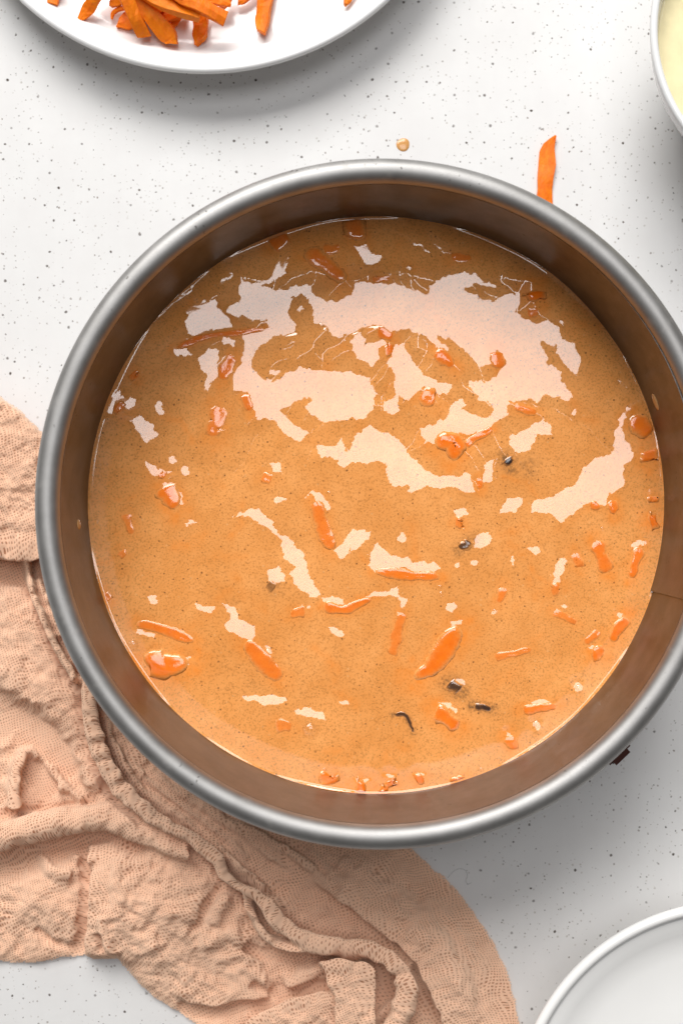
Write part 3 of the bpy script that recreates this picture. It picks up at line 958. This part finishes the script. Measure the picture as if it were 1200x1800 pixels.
# splashes stuck on the inner wall: thin blobs standing on the wall
def wall_splash(px, py, ru, rv, seed, label):
    # find the place on the inner wall seen at this pixel
    best = None
    for z in np.linspace(BZ, 6.5, 200):
        x, y, _ = P(px, py, z)
        d = abs(math.hypot(x - PCX, y - PCY) - R_IN)
        if best is None or d < best[0]:
            best = (d, x, y, z)
    _, x, y, z = best
    a = math.atan2(y - PCY, x - PCX)
    rings, seg = 5, 20
    rw = float(wall_r(R_IN, np.array([a]))[0])
    V = []
    for i in range(rings + 1):
        e = i / rings * math.pi / 2
        for j in range(seg):
            t = 2 * math.pi * j / seg
            u, v = ru * math.cos(e) * math.cos(t), rv * math.cos(e) * math.sin(t)
            rr_ = rw + 0.003 - 0.05 * math.sin(e)
            V.append((rr_ * math.cos(a + u / rw) - rw * math.cos(a), rr_ * math.sin(a + u / rw) - rw * math.sin(a), v))
    F = [(i * seg + j, i * seg + (j + 1) % seg, (i + 1) * seg + (j + 1) % seg, (i + 1) * seg + j) for i in range(rings) for j in range(seg)]
    o = mesh_obj("batter_splash", V, F, M_drip)
    o.location = ((PCX + rw * math.cos(a)) * CM, (PCY + rw * math.sin(a)) * CM, z * CM)
    tag(o, label, "batter splash")


wall_splash(1153, 706, 0.30, 0.22, 1, "pale tan batter splash on the inner wall at the pan's right side")
wall_splash(139, 922, 0.17, 0.24, 2, "tiny yellow batter splash on the inner wall at the pan's left side")

# ------------------------------------------------------------------ crockery
def plate_profile(R, zr, well_r, well_z, th_, lip):
    pr = [(0.0, well_z), (well_r * 0.7, well_z), (well_r, well_z + 0.05), (well_r + 0.5, well_z + 0.16), (R - 0.75, zr - 0.32), (R - 0.42, zr - 0.10)]
    pr += arc(R - lip, zr - lip, lip, 100, -80, 10)
    pr += [(R - 1.0, zr - 0.32 - th_), (well_r + 0.2, well_z + 0.05 - th_), (5.6, well_z - th_), (5.2, 0.05), (5.0, 0.0), (4.8, 0.05), (4.6, well_z - th_), (0.0, well_z - th_ * 0.8)]
    return pr


PLX, PLY, _ = P(358, -352, 2.0)
plate = tag(empty("plate", (PLX, PLY, 0)), "round white plate under the orange carrot shreds at the top edge", "plate")
lathe("plate_dish", plate_profile(9.53, 1.9, 8.0, 1.05, 0.3, 0.14), M_plate, plate, seg=220)

BLX, BLY, _ = P(1436, 50, 4.6)
bowl = tag(empty("bowl", (BLX, BLY, 0)), "white bowl holding yellow liquid at the top right edge", "bowl")
RB = 293 / (FPX / (CAM_H - 4.6))
bp = [(0.0, 0.6), (2.6, 0.6), (3.6, 0.9), (4.0, 1.6), (RB - 0.58, 3.4), (RB - 0.27, 4.45)] + arc(RB - 0.13, 4.47, 0.13, 165, 0, 8) + \
     [(RB - 0.28, 3.5), (RB - 0.85, 2.2), (RB - 1.6, 1.0), (3.2, 0.35), (3.1, 0.0), (2.8, 0.0), (2.7, 0.3), (0.0, 0.3)]
lathe("bowl_body", bp, M_bowl, bowl, seg=160)
liq = lathe("yellow_liquid", [(0.0, 3.72), (4.4, 3.72), (RB - 0.60, 3.725), (RB - 0.44, 3.78), (RB - 0.60, 3.4), (3.9, 1.62), (0.0, 1.5)], M_yellow, None, seg=128)
liq.location = (BLX * CM, BLY * CM, 0)
tag(liq, "pale yellow liquid filling the white bowl at the top right", "liquid")

DX, DY, _ = P(1291, 1976, 3.0)
dish = tag(empty("dish", (DX, DY, 0)), "white dish with a rounded rim cut off by the bottom right corner", "dish")
RD = 390 / (FPX / (CAM_H - 3.0))
dp = [(0.0, 2.15), (4.0, 2.15), (5.6, 2.2), (6.5, 2.4), (RD - 0.50, 2.74), (RD - 0.42, 2.72), (RD - 0.36, 2.82)] + arc(RD - 0.18, 2.82, 0.18, 165, -60, 12) + \
     [(RD - 0.3, 2.3), (RD - 1.0, 1.4), (5.2, 0.8), (4.4, 0.4), (4.3, 0.0), (3.9, 0.0), (3.8, 0.6), (0.0, 0.8)]
lathe("dish_body", dp, M_dish, dish, seg=200)


# ------------------------------------------------------------------ carrot shreds on the plate and the counter
def strip(name, pts, wpx, thick, zs, seed, taper0=1.0, taper1=1.0, cut=0.0, roll=0.0, label=None, group=None, wl=None):
    """a cut strip: pts in pixels, zs = height of its middle at each point (cm)"""
    r = np.random.default_rng(seed)
    pts = np.asarray(pts, float)
    zs = np.asarray(zs if np.ndim(zs) else [zs] * len(pts), float)
    w3 = np.array([P(p[0], p[1], z) for p, z in zip(pts, zs)])
    n = 16
    c = poly_spline(w3, n)
    t = np.linspace(0, 1, n)
    wd = wpx / (FPX / (CAM_H - zs.mean())) * 0.5
    half = wd * np.interp(t, [0, 0.25, 0.75, 1], [taper0, 1, 1, taper1]) * (1 + 0.09 * np.interp(t, np.linspace(0, 1, 7), r.uniform(-1, 1, 7)))
    if wl is not None:
        half = wd * np.interp(t, np.linspace(0, 1, len(wl)), wl)
    td = np.gradient(c, axis=0)
    td /= np.linalg.norm(td, axis=1)[:, None]
    side = np.cross(td, [0, 0, 1.0])
    side /= np.linalg.norm(side, axis=1)[:, None]
    up = np.cross(side, td)
    V = []
    us = [-1, -0.55, 0, 0.55, 1]
    for i in range(n):
        ro = roll + 0.18 * math.sin(2.2 * t[i] * 3 + seed)
        s_, u_ = side[i] * math.cos(ro) + up[i] * math.sin(ro), up[i] * math.cos(ro) - side[i] * math.sin(ro)
        ring = []
        for u in us:
            b = 0.045 * thick * r.uniform(-1, 1)
            sh = cut * u * wd if i in (0, n - 1) else 0.0
            ring.append(c[i] + s_ * half[i] * u + u_ * (thick * 0.5 * (1 - 0.25 * abs(u)) + b) + td[i] * sh)
        for u in us[::-1]:
            sh = cut * u * wd if i in (0, n - 1) else 0.0
            ring.append(c[i] + s_ * half[i] * u * 0.96 - u_ * thick * 0.5 * (1 - 0.2 * abs(u)) + td[i] * sh)
        V += ring
    m = len(us) * 2
    F = [(i * m + j, (i + 1) * m + j, (i + 1) * m + (j + 1) % m, i * m + (j + 1) % m) for i in range(n - 1) for j in range(m)]
    V = np.array(V)
    F += [tuple(range(m)), tuple((n - 1) * m + j for j in reversed(range(m)))]
    org = np.array([c[:, 0].mean(), c[:, 1].mean(), V[:, 2].min()])
    o = mesh_obj(name, V - org, F, M_carrot)
    me = o.data
    for pl in me.polygons:
        pl.use_smooth = False
    o.location = org * CM
    bv = o.modifiers.new("soft_edges", 'BEVEL')
    bv.width = 0.0002
    bv.segments = 2
    bv.limit_method = 'ANGLE'
    bv.angle_limit = math.radians(50)
    tag(o, label, "carrot shred", group)
    return o


GRP = "carrot shreds on the white plate"
PLATE_SHREDS = [
    ([(93, 9), (97, -18), (101, -50)], 18, .28, [1.15, 1.1, 1.0], 1, .9, 1, "short carrot end at the plate's left, apart from the pile"),
    ([(141, 36), (158, 12), (172, -12), (190, -45)], 22, .25, [.95, 1.1, 1.4, 1.7], .45, 1, 2, "tapering carrot shred reaching furthest left from the pile"),
    ([(197, 34), (199, 24), (208, 17), (224, 13)], 7, .16, [.85, .9, 1.0, 1.1], .6, 1, 3, "thin curled carrot sliver beside the left of the pile"),
    ([(208, 42), (228, 36), (262, 18), (285, 5)], 28, .25, [.8, .85, 1.0, 1.2], .35, 1, 4, "pointed carrot wedge half under the straight broad baton"),
    ([(210, -42), (221, -8), (240, 36), (254, 63)], 25, .34, [2.0, 1.8, 1.45, 1.05], 1, .95, 5, "straight broad carrot baton lying on the wedge at pile's front"),
    ([(228, -40), (246, -2), (272, 34), (296, 62), (304, 77)], 30, .36, [1.7, 1.5, 1.3, 1.05, .95], 1, .5, 6, "long thick carrot baton reaching lowest, right of the straight one"),
    ([(262, 42), (290, 30), (325, 16)], 24, .26, [.85, .95, 1.1], .8, 1, 7, "carrot shred lying crosswise under the pile's middle"),
    ([(303, 47), (314, 30), (326, 12)], 12, .22, [.8, .85, 1.0], .6, 1, 8, "narrow carrot shred showing below the crosswise one"),
    ([(240, -25), (272, -4), (315, 15), (352, 27)], 27, .34, [1.9, 1.8, 1.7, 1.6], 1, .8, 9, "broad carrot shred lying across the top of the pile"),
    ([(290, -28), (324, -3), (360, 15), (397, 34)], 25, .34, [2.1, 1.95, 1.8, 1.6], 1, 1, 10, "blunt carrot baton pointing right from the top of the pile"),
    ([(353, 20), (353, 48), (349, 76)], 26, .3, [1.1, .95, .9], 1, .35, 11, "carrot shred with pointed tip hanging down at the pile's right"),
    ([(410, -18), (402, -3), (389, 14)], 13, .25, [1.2, 1.1, 1.0], 1, .7, 12, "small carrot tip behind the baton pointing right"),
    ([(472, -40), (467, -4), (463, 25), (459, 57)], 27, .26, [.95, .95, .95, 1.0], 1, .55, 13, "frayed carrot shred standing apart to the right of the pile"),
    ([(618, -26), (614, -8), (607, 9)], 14, .2, [1.15, 1.2, 1.3], 1, .35, 14, "small carrot scrap alone near the plate's right rim"),
    ([(196, 6), (216, -3), (244, -16)], 20, .25, [1.0, 1.2, 1.35], .6, 1, 15, "carrot shred end at the back, left of the straight baton's top"),
    ([(330, -8), (374, 0), (406, 8)], 15, .22, [1.5, 1.35, 1.2], 1, .5, 16, "thin carrot shred under the blunt baton's upper side at the photo's top edge"),
    ([(262, 8), (285, -4), (318, -20)], 20, .25, [1.2, 1.3, 1.5], .7, 1, 17, "carrot shred filling the gap behind the long thick baton"),
    ([(418, 6), (434, -4), (452, -24)], 12, .2, [.9, .95, 1.0], .5, 1, 18, "little carrot tip between the pile and the frayed shred"),
]
for pts, wd, th_, zs, t0, t1, sd, lb in PLATE_SHREDS:
    strip("carrot_shred", pts, wd, th_, [z + 0.45 for z in zs], sd, t0, t1, cut=random.uniform(-0.35, 0.35), roll=random.uniform(-0.3, 0.3), label=lb, group=GRP)
# further shreds of the heap just beyond the frame
o = strip("carrot_strip", [(976, 238), (962, 262), (961, 290), (958, 312), (957, 332), (956, 356), (958, 380)], 27, .10, [.16, .12, .10, .12, .09, .08, .08], 40, wl=[.12, .98, 1.15, 1.05, 0.98, 1.12, 1.15], cut=0, roll=0.0,
          label="flat torn carrot strip on the counter beside the pan's upper right rim")

# lint fibre on the counter
fp = poly_spline([(786, 1543), (796, 1532), (806, 1527), (816, 1529), (821, 1538), (818, 1548), (822, 1554), (828, 1551)], 40)
fv = []
for k, q in enumerate(fp):
    x, y, _ = P(q[0], q[1], 0)
    t_ = fp[min(k + 1, 39)] - fp[max(k - 1, 0)]
    t_ = t_ / np.hypot(*t_)
    for a in range(5):
        ca, sa = 0.004 * math.cos(a * 1.2566), 0.004 * math.sin(a * 1.2566)
        fv.append((x + t_[1] * ca, y + t_[0] * ca, 0.012 + sa))
ff = [(i * 5 + a, (i + 1) * 5 + a, (i + 1) * 5 + (a + 1) % 5, i * 5 + (a + 1) % 5) for i in range(39) for a in range(5)]
fo = mesh_obj("lint_fibre", fv, ff, M_fibre)
tag(fo, "single fine dark fibre curling on the counter beside the cloth", "fibre")

# ------------------------------------------------------------------ gauze cloth
CZ = 0.6
CS = FPX / (CAM_H - CZ)
STEP = 2.1
cxs = np.arange(-60, 960, STEP)
cys = np.arange(640, 1900, STEP)
QX, QY = np.meshgrid(cxs, cys, indexing='ij')
OUTLINE = [(-70, 650), (-20, 682), (0, 695), (40, 722), (75, 757), (140, 800), (300, 1000), (560, 1300), (680, 1440), (730, 1497), (790, 1550), (840, 1610), (872, 1662), (897, 1722), (915, 1800), (925, 1900), (330, 1900),
           (345, 1800), (300, 1772), (268, 1752), (250, 1735), (226, 1708), (206, 1687), (180, 1686), (158, 1685), (148, 1678), (110, 1684), (60, 1694), (0, 1690), (-70, 1700)]
wq = 2.2
inn = inside(OUTLINE, QX + wq * vnoise(QX, QY, 16, 61) + 0.5 * vnoise(QX, QY, 4, 68), QY + wq * vnoise(QX, QY, 16, 62) + 0.5 * vnoise(QX, QY, 4, 69))
dout, _, _ = polydist(OUTLINE + [OUTLINE[0]], QX, QY)


def ridge(H, pts, h, wl, wr, profile='soft', fade=0.08, mode='add'):
    """raise the cloth along a line: wl / wr = widths on its left / right hand (y down)"""
    d, sd, run = polydist(pts, QX, QY)
    wd = np.where(sd > 0, wr, wl)
    q = d / wd
    if profile == 'tube':
        e = np.sqrt(np.clip(1 - q * q, 0, 1))
    elif profile == 'flat':
        e = 1 / (1 + q ** 6)
    else:
        e = np.exp(-q * q)
    f = np.clip(run / fade, 0, 1) * np.clip((1 - run) / fade, 0, 1) if fade else 1.0
    e = e * h * f
    if mode == 'max':
        return np.maximum(H, e)
    return H + e


def smax(a, b, k=0.06):
    return 0.5 * (a + b + np.sqrt((a - b) ** 2 + k * k)) - 0.5 * k


def region(poly, soft, h):
    m = inside(poly, QX + 1.5 * vnoise(QX, QY, 14, 71), QY + 1.5 * vnoise(QX, QY, 14, 72)).astype(float)
    return blur(m, max(1, int(soft / STEP / 1.7))) * h


HC = np.full(QX.shape, 0.42)
# large soft swells
for cx_, cy_, sx_, sy_, a_ in ((285, 1600, 120, 110, .75), (60, 1110, 110, 90, .28), (25, 860, 90, 80, .45), (75, 1590, 75, 60, .28), (800, 1690, 70, 110, .25), (100, 1330, 60, 55, -.38), (450, 1560, 60, 40, -.12)):
    HC += a_ * np.exp(-((QX - cx_) / sx_) ** 2 - ((QY - cy_) / sy_) ** 2)
# upper sheet with its rounded lower lip over the dark gap
U = region([(-80, 600), (160, 700), (160, 966), (76, 976), (48, 976), (20, 971), (-80, 960)], 4.5, 1.15)
gap = np.exp(-(polydist([(-80, 1000), (0, 1004), (34, 1008)], QX, QY)[0] / 21.0) ** 4)
HC = HC * (1 - 0.985 * gap)
HC = smax(HC, U)
# the diagonal brow above the hollow
HC = ridge(HC, [(-60, 1170), (0, 1196), (60, 1228), (100, 1265), (135, 1320), (160, 1368), (178, 1395)], .34, 60, 17)
HC = ridge(HC, [(-40, 1260), (30, 1270), (75, 1300), (110, 1340)], -.22, 35, 35)
# triangular tuck
HC = ridge(HC, [(28, 1425), (24, 1395), (29, 1352), (42, 1326), (55, 1320), (78, 1336), (100, 1366), (122, 1396), (148, 1416)], .52, 13, 12, 'soft', .04)
HC = ridge(HC, [(58, 1345), (75, 1370), (100, 1392)], -.30, 14, 16)
HC = ridge(HC, [(150, 1345), (175, 1400), (205, 1440), (240, 1462)], .30, 16, 20)
HC = ridge(HC, [(112, 1388), (135, 1411), (162, 1420), (195, 1432), (235, 1447)], -.32, 6, 7)
HC = ridge(HC, [(30, 1426), (90, 1418), (140, 1414)], -.30, 6, 8)
# the roll
RL = ridge(np.zeros(QX.shape), [(-80, 1480), (-20, 1475), (60, 1457), (130, 1441), (190, 1437), (245, 1458), (300, 1488), (350, 1500)], 1.18, 34, 30, 'tube', .05)
HC = ridge(HC, [(-80, 1530), (0, 1520), (70, 1500), (140, 1480), (200, 1475), (260, 1490)], -.30, 14, 24)
HC = smax(HC, RL, 0.12)
HC = ridge(HC, [(68, 1495), (90, 1525), (108, 1535), (128, 1538)], .22, 9, 14)
HC = ridge(HC, [(128, 1512), (150, 1505), (168, 1520)], .2, 8, 8)
# steep left face of the puff and the tuck below it
HC = ridge(HC, [(156, 1478), (167, 1530), (165, 1580), (160, 1630), (152, 1690)], .32, 70, 7, 'soft', .06)
HC = ridge(HC, [(150, 1480), (158, 1530), (156, 1585), (150, 1640), (145, 1692)], -.40, 5, 16, 'soft', .06)
HC = ridge(HC, [(178, 1610), (184, 1645), (200, 1680)], .2, 8, 8)
HC = ridge(HC, [(172, 1640), (178, 1668), (206, 1684)], -.25, 6, 6)
HC = ridge(HC, [(60, 1630), (90, 1655), (120, 1662), (150, 1663)], -.16, 6, 8)
# creases radiating over the puff
for pts, h_, a_, b_ in (([(392, 1556), (366, 1590), (352, 1625), (330, 1642)], -.20, 8, 10), ([(398, 1570), (385, 1600), (375, 1630)], .16, 10, 14), ([(380, 1552), (340, 1575), (300, 1582), (250, 1580)], -.06, 8, 8),
                        ([(360, 1570), (330, 1600), (280, 1612)], .07, 8, 8), ([(425, 1590), (412, 1640), (420, 1665)], .10, 10, 10), ([(350, 1665), (400, 1645), (440, 1660)], .14, 12, 12),
                        ([(370, 1690), (420, 1680), (470, 1700)], .12, 9, 12), ([(395, 1715), (430, 1705), (470, 1725)], .12, 8, 10), ([(425, 1662), (465, 1679), (505, 1678), (550, 1670)], -.34, 7, 9),
                        ([(440, 1728), (470, 1748), (485, 1752)], -.22, 8, 8), ([(210, 1500), (205, 1560), (215, 1640)], .08, 14, 14), ([(240, 1640), (300, 1690), (360, 1740)], .08, 18, 18)):
    HC = ridge(HC, pts, h_, a_, b_, 'soft', .12)
# lower hem of the puff
HC = ridge(HC, [(300, 1738), (330, 1757), (375, 1763), (425, 1752), (468, 1750), (486, 1742)], .22, 40, 7)
HC = ridge(HC, [(310, 1768), (375, 1778), (425, 1768), (480, 1760)], -.30, 7, 14)
# bottom right-hand sheets
LS = region([(410, 1830), (440, 1792), (500, 1762), (590, 1737), (600, 1830)], 5, .95)
HC = smax(HC, LS, .05)
HC = ridge(HC, [(470, 1745), (530, 1742), (582, 1734)], -.35, 9, 7)
HC = ridge(HC, [(500, 1735), (540, 1715), (580, 1695)], .28, 14, 14)
# long gathered hem running beside the pan
HEM = [(150, 1190), (156, 1228), (162, 1272), (175, 1318), (190, 1352), (214, 1388), (240, 1414), (266, 1438), (300, 1458), (337, 1475), (362, 1492), (384, 1512), (394, 1535), (414, 1552), (446, 1572), (470, 1594), (490, 1622),
       (520, 1646), (554, 1660), (608, 1669), (650, 1672), (683, 1684), (707, 1708), (717, 1737), (708, 1772), (690, 1810), (680, 1840)]
d, sd, run = polydist(HEM, QX, QY)
hw = np.interp(run, [0, .12, .28, .42, .50, .6, .75, .9, 1], [9, 17, 19, 14, 9, 15, 19, 24, 24])
TUBE = 1.22 * np.sqrt(np.clip(1 - (d / hw) ** 2, 0, 1))
moat = np.exp(-(np.maximum(d - hw, 0) / 9.0) ** 2)
HC = HC - 0.22 * moat * np.where(sd > 0, 1.0, 0.55) * (HC > 0.3)
HC = smax(HC, TUBE, .08)
HC -= 0.10 * np.exp(-((d - 0.25 * hw) / 3.2) ** 2) * (run > .2) * (run < .62) * (sd < 0)
# second hem against the pan, high up
HEM2 = [(46, 982), (50, 1012), (62, 1048), (74, 1075), (86, 1105), (98, 1135), (116, 1168), (150, 1215)]
d2, s2, r2 = polydist(HEM2, QX, QY)
T2 = .95 * np.sqrt(np.clip(1 - (d2 / 8.5) ** 2, 0, 1)) * np.clip((1 - r2) / .1, 0, 1)
HC = HC - 0.22 * np.exp(-((d2 - 8) / 7.0) ** 2) * (r2 < .97)
HC = smax(HC, T2, .06)
HC = ridge(HC, [(62, 1010), (78, 1050), (92, 1085), (110, 1125)], .3, 6, 6)
# gathers parallel to the pan
for pts, h_, a_ in (([(176, 1235), (192, 1290), (216, 1342), (250, 1388), (300, 1424), (345, 1456), (388, 1488), (415, 1520), (445, 1547), (482, 1588), (515, 1625)], .30, 7),
                    ([(230, 1340), (268, 1378), (312, 1412), (360, 1445), (405, 1480), (440, 1512)], .24, 6), ([(262, 1352), (310, 1392), (365, 1428), (420, 1462), (470, 1500), (520, 1532)], .24, 7),
                    ([(300, 1370), (370, 1420), (440, 1462), (510, 1505), (565, 1545)], .2, 7), ([(430, 1450), (500, 1490), (560, 1530)], .2, 7), ([(490, 1485), (545, 1520), (590, 1560)], .16, 7),
                    ([(395, 1500), (420, 1532), (455, 1545)], .22, 5), ([(405, 1515), (432, 1545), (470, 1560), (505, 1602)], .18, 5), ([(540, 1490), (580, 1530), (615, 1570)], .12, 8), ([(600, 1500), (620, 1540), (650, 1580)], .08, 9)):
    HC = ridge(HC, pts, h_, a_, a_, 'soft', .1)
# small loop left of the hem
d3, s3, r3 = polydist([(436, 1574), (438, 1592), (443, 1610), (451, 1628), (466, 1645), (486, 1656), (513, 1663), (546, 1664)], QX, QY)
HC = HC - 0.42 * np.exp(-(polydist([(455, 1600), (462, 1618), (474, 1632)], QX, QY)[0] / 8.0) ** 2)
HC = smax(HC, .95 * np.sqrt(np.clip(1 - (d3 / 8) ** 2, 0, 1)), .06)
# flat band and the pocket beside it
FB = region([(560, 1692), (598, 1684), (640, 1690), (655, 1702), (655, 1850), (588, 1850), (584, 1745), (574, 1712)], 4, 1.15)
pock = np.exp(-(polydist([(668, 1702), (680, 1720), (672, 1760)], QX, QY)[0] / 12.0) ** 2)
HC = HC * (1 - .8 * pock * (HC < 1.0))
HC = smax(HC, FB, .05)
HC = ridge(HC, [(600, 1690), (618, 1740), (622, 1820)], .07, 14, 14)
HC = ridge(HC, [(655, 1812), (672, 1780), (688, 1752)], .3, 8, 8)
# the broad outer sheet with its brow over the groove
BR = [(548, 1540), (567, 1556), (617, 1587), (658, 1621), (696, 1652), (721, 1678), (743, 1708), (763, 1740), (779, 1775), (790, 1810), (800, 1860)]
d4, s4, r4 = polydist(BR, QX, QY)
HC = np.where(True, HC + (.50 * np.clip(r4 / .15, 0, 1)) * np.exp(-(d4 / np.where(s4 > 0, 9.0, 95.0)) ** 2) - .34 * np.clip(r4 / .2, 0, 1) * np.exp(-((d4 - 18) / 13.0) ** 2) * (s4 > 0) * (HC < 1.0), HC)

for pts, h_, a_ in (([(620, 1508), (700, 1568), (770, 1650), (822, 1740), (850, 1820)], .10, 14), ([(668, 1500), (745, 1562), (812, 1642), (866, 1750)], .08, 10), ([(640, 1540), (700, 1600), (760, 1670)], .07, 9),
                    ([(700, 1530), (770, 1600), (830, 1690), (860, 1800)], -.06, 9), ([(780, 1690), (815, 1760), (835, 1830)], .07, 10), ([(590, 1530), (640, 1572), (680, 1618)], .07, 8)):
    HC = ridge(HC, pts, h_, a_, a_, 'soft', .2)
# crinkle of the gauze
for sc_, am_, sd_ in ((40, .03, 84), (17, .045, 86), (9, .022, 88)):
    wa, wb = QX + 14 * vnoise(QX, QY, 60, sd_ + 20), QY + 14 * vnoise(QX, QY, 60, sd_ + 21)
    nn_ = vnoise(wa * .8 + wb * .55, (wb * .8 - wa * .55) * 1.9, sc_, sd_)
    HC += am_ * (1 - np.abs(nn_) * 2.2) ** 2 * np.sign(1 - np.abs(nn_) * 2.2) * (0.6 + 0.6 * vnoise(QX, QY, 90, sd_ + 30))
HC -= 0.30 * gap * (QX < 60)
HC += 0.055 * vnoise(QX + 0.6 * QY, QY - 0.4 * QX, 26, 81) + 0.035 * vnoise(QX, QY, 13, 82) + 0.018 * vnoise(QX, QY, 7, 83)
HC = np.clip(0.13 + (HC - 0.13) * 1.75, 0.08, 3.2)
HC = 0.5 * HC + 0.125 * (np.roll(HC, 1, 0) + np.roll(HC, -1, 0) + np.roll(HC, 1, 1) + np.roll(HC, -1, 1))
edge = np.sqrt(np.clip(1 - (1 - np.clip(dout / 17.0, 0, 1)) ** 2, 0, 1))
RIGHT = np.clip((QX - 560) / 120, 0, 1) * np.clip((QY - 1450) / 60, 0, 1)
edge = edge * (1 - RIGHT) + RIGHT * np.clip(dout / 90.0, 0, 1) ** 0.8
HC = 0.13 + (HC - 0.13) * edge
# under the pan the cloth stays below the rim and ends at the pan's wall
wx, wy = (QX - 600) / CS, (900 - QY) / CS
pr_ = np.hypot(wx - PCX, wy - PCY)
lim = np.interp(pr_, [10.2, 10.6, 11.2, 12.2], [1.1, 1.3, 2.2, 3.4])
HC = np.minimum(HC, lim)
keep = inn & (pr_ > 10.22)


# folds lean over: crests shift downhill, hollows run in beneath them
HBL = blur(HC, 4)
gbx, gby = np.gradient(HBL * CS, STEP)
gm = np.hypot(gbx, gby)
lean = np.clip((HC - HBL) * CS * 0.9, -9, 13) * gm / (gm + 0.35)
lean = lean * np.clip(dout / 20.0, 0, 1) * (1 - np.exp(-(polydist([(-80, 990), (0, 994), (44, 1000)], QX, QY)[0] / 40.0) ** 4))
OVX, OVY = blur(-gbx / (gm + 1e-3) * lean, 1), blur(-gby / (gm + 1e-3) * lean, 1)

OVY += 17 * np.exp(-((QY - 966) / 14.0) ** 2) * np.clip((HC - .35) / .6, 0, 1) * np.clip((80 - QX) / 25, 0, 1)


def cloth_layer(name, drop, uvrot, warp_seed, mat, parent, shrink):
    kp = keep & (dout > shrink)
    q = kp[:-1, :-1] & kp[1:, :-1] & kp[1:, 1:] & kp[:-1, 1:]
    idx = -np.ones(kp.shape, int)
    used = np.zeros(kp.shape, bool)
    used[:-1, :-1] |= q
    used[1:, :-1] |= q
    used[1:, 1:] |= q
    used[:-1, 1:] |= q
    idx[used] = np.arange(used.sum())
    zz = np.maximum(HC - drop * np.clip(HC / 0.4, 0.3, 1), 0.03)
    # true places: the outline is seen at each point's own height
    k_ = (CAM_H - zz) / FPX
    QX2, QY2 = QX + OVX, QY + OVY
    V = np.stack([((QX2 - 600) * k_)[used], ((900 - QY2) * k_)[used], zz[used]], 1)
    F = np.stack([idx[:-1, :-1][q], idx[1:, :-1][q], idx[1:, 1:][q], idx[:-1, 1:][q]], 1)[:, ::-1]
    gxh, gyh = np.gradient(HC * CS, STEP)
    # run of the threads: long waves, plus the slack taken up on slopes
    a = uvrot + 0.42 * vnoise(QX, QY, 150, warp_seed) + 0.22 * vnoise(QX, QY, 60, warp_seed + 1)
    U = QX + 9 * vnoise(QX, QY, 55, warp_seed + 2) + 2.6 * vnoise(QX, QY, 17, warp_seed + 4) + HC * CS * 0.35 * np.sign(gxh)
    W = QY + 9 * vnoise(QX, QY, 55, warp_seed + 3) + 2.6 * vnoise(QX, QY, 17, warp_seed + 5) + 0.30 * HC * CS
    ca, sa = np.cos(uvrot), np.sin(uvrot)
    U = QX + 9 * vnoise(QX, QY, 55, warp_seed + 2) + 2.6 * vnoise(QX, QY, 17, warp_seed + 4) + 0.45 * HC * CS
    uv = np.stack([(U * ca - W * sa)[used] / 4.7, (U * sa + W * ca)[used] / 4.7], 1)
    return mesh_obj(name, V, F, mat, parent, uv=uv)


cloth = tag(empty("gauze_cloth"), "crumpled peach gauze cloth gathered under the lower left of the pan", "cloth")
cloth_layer("top_layer", 0.0, 0.35, 90, M_gauze_top, cloth, 0.0)
cloth_layer("under_layer", 0.17, 0.75, 190, M_gauze_shaded, cloth, 4.0)
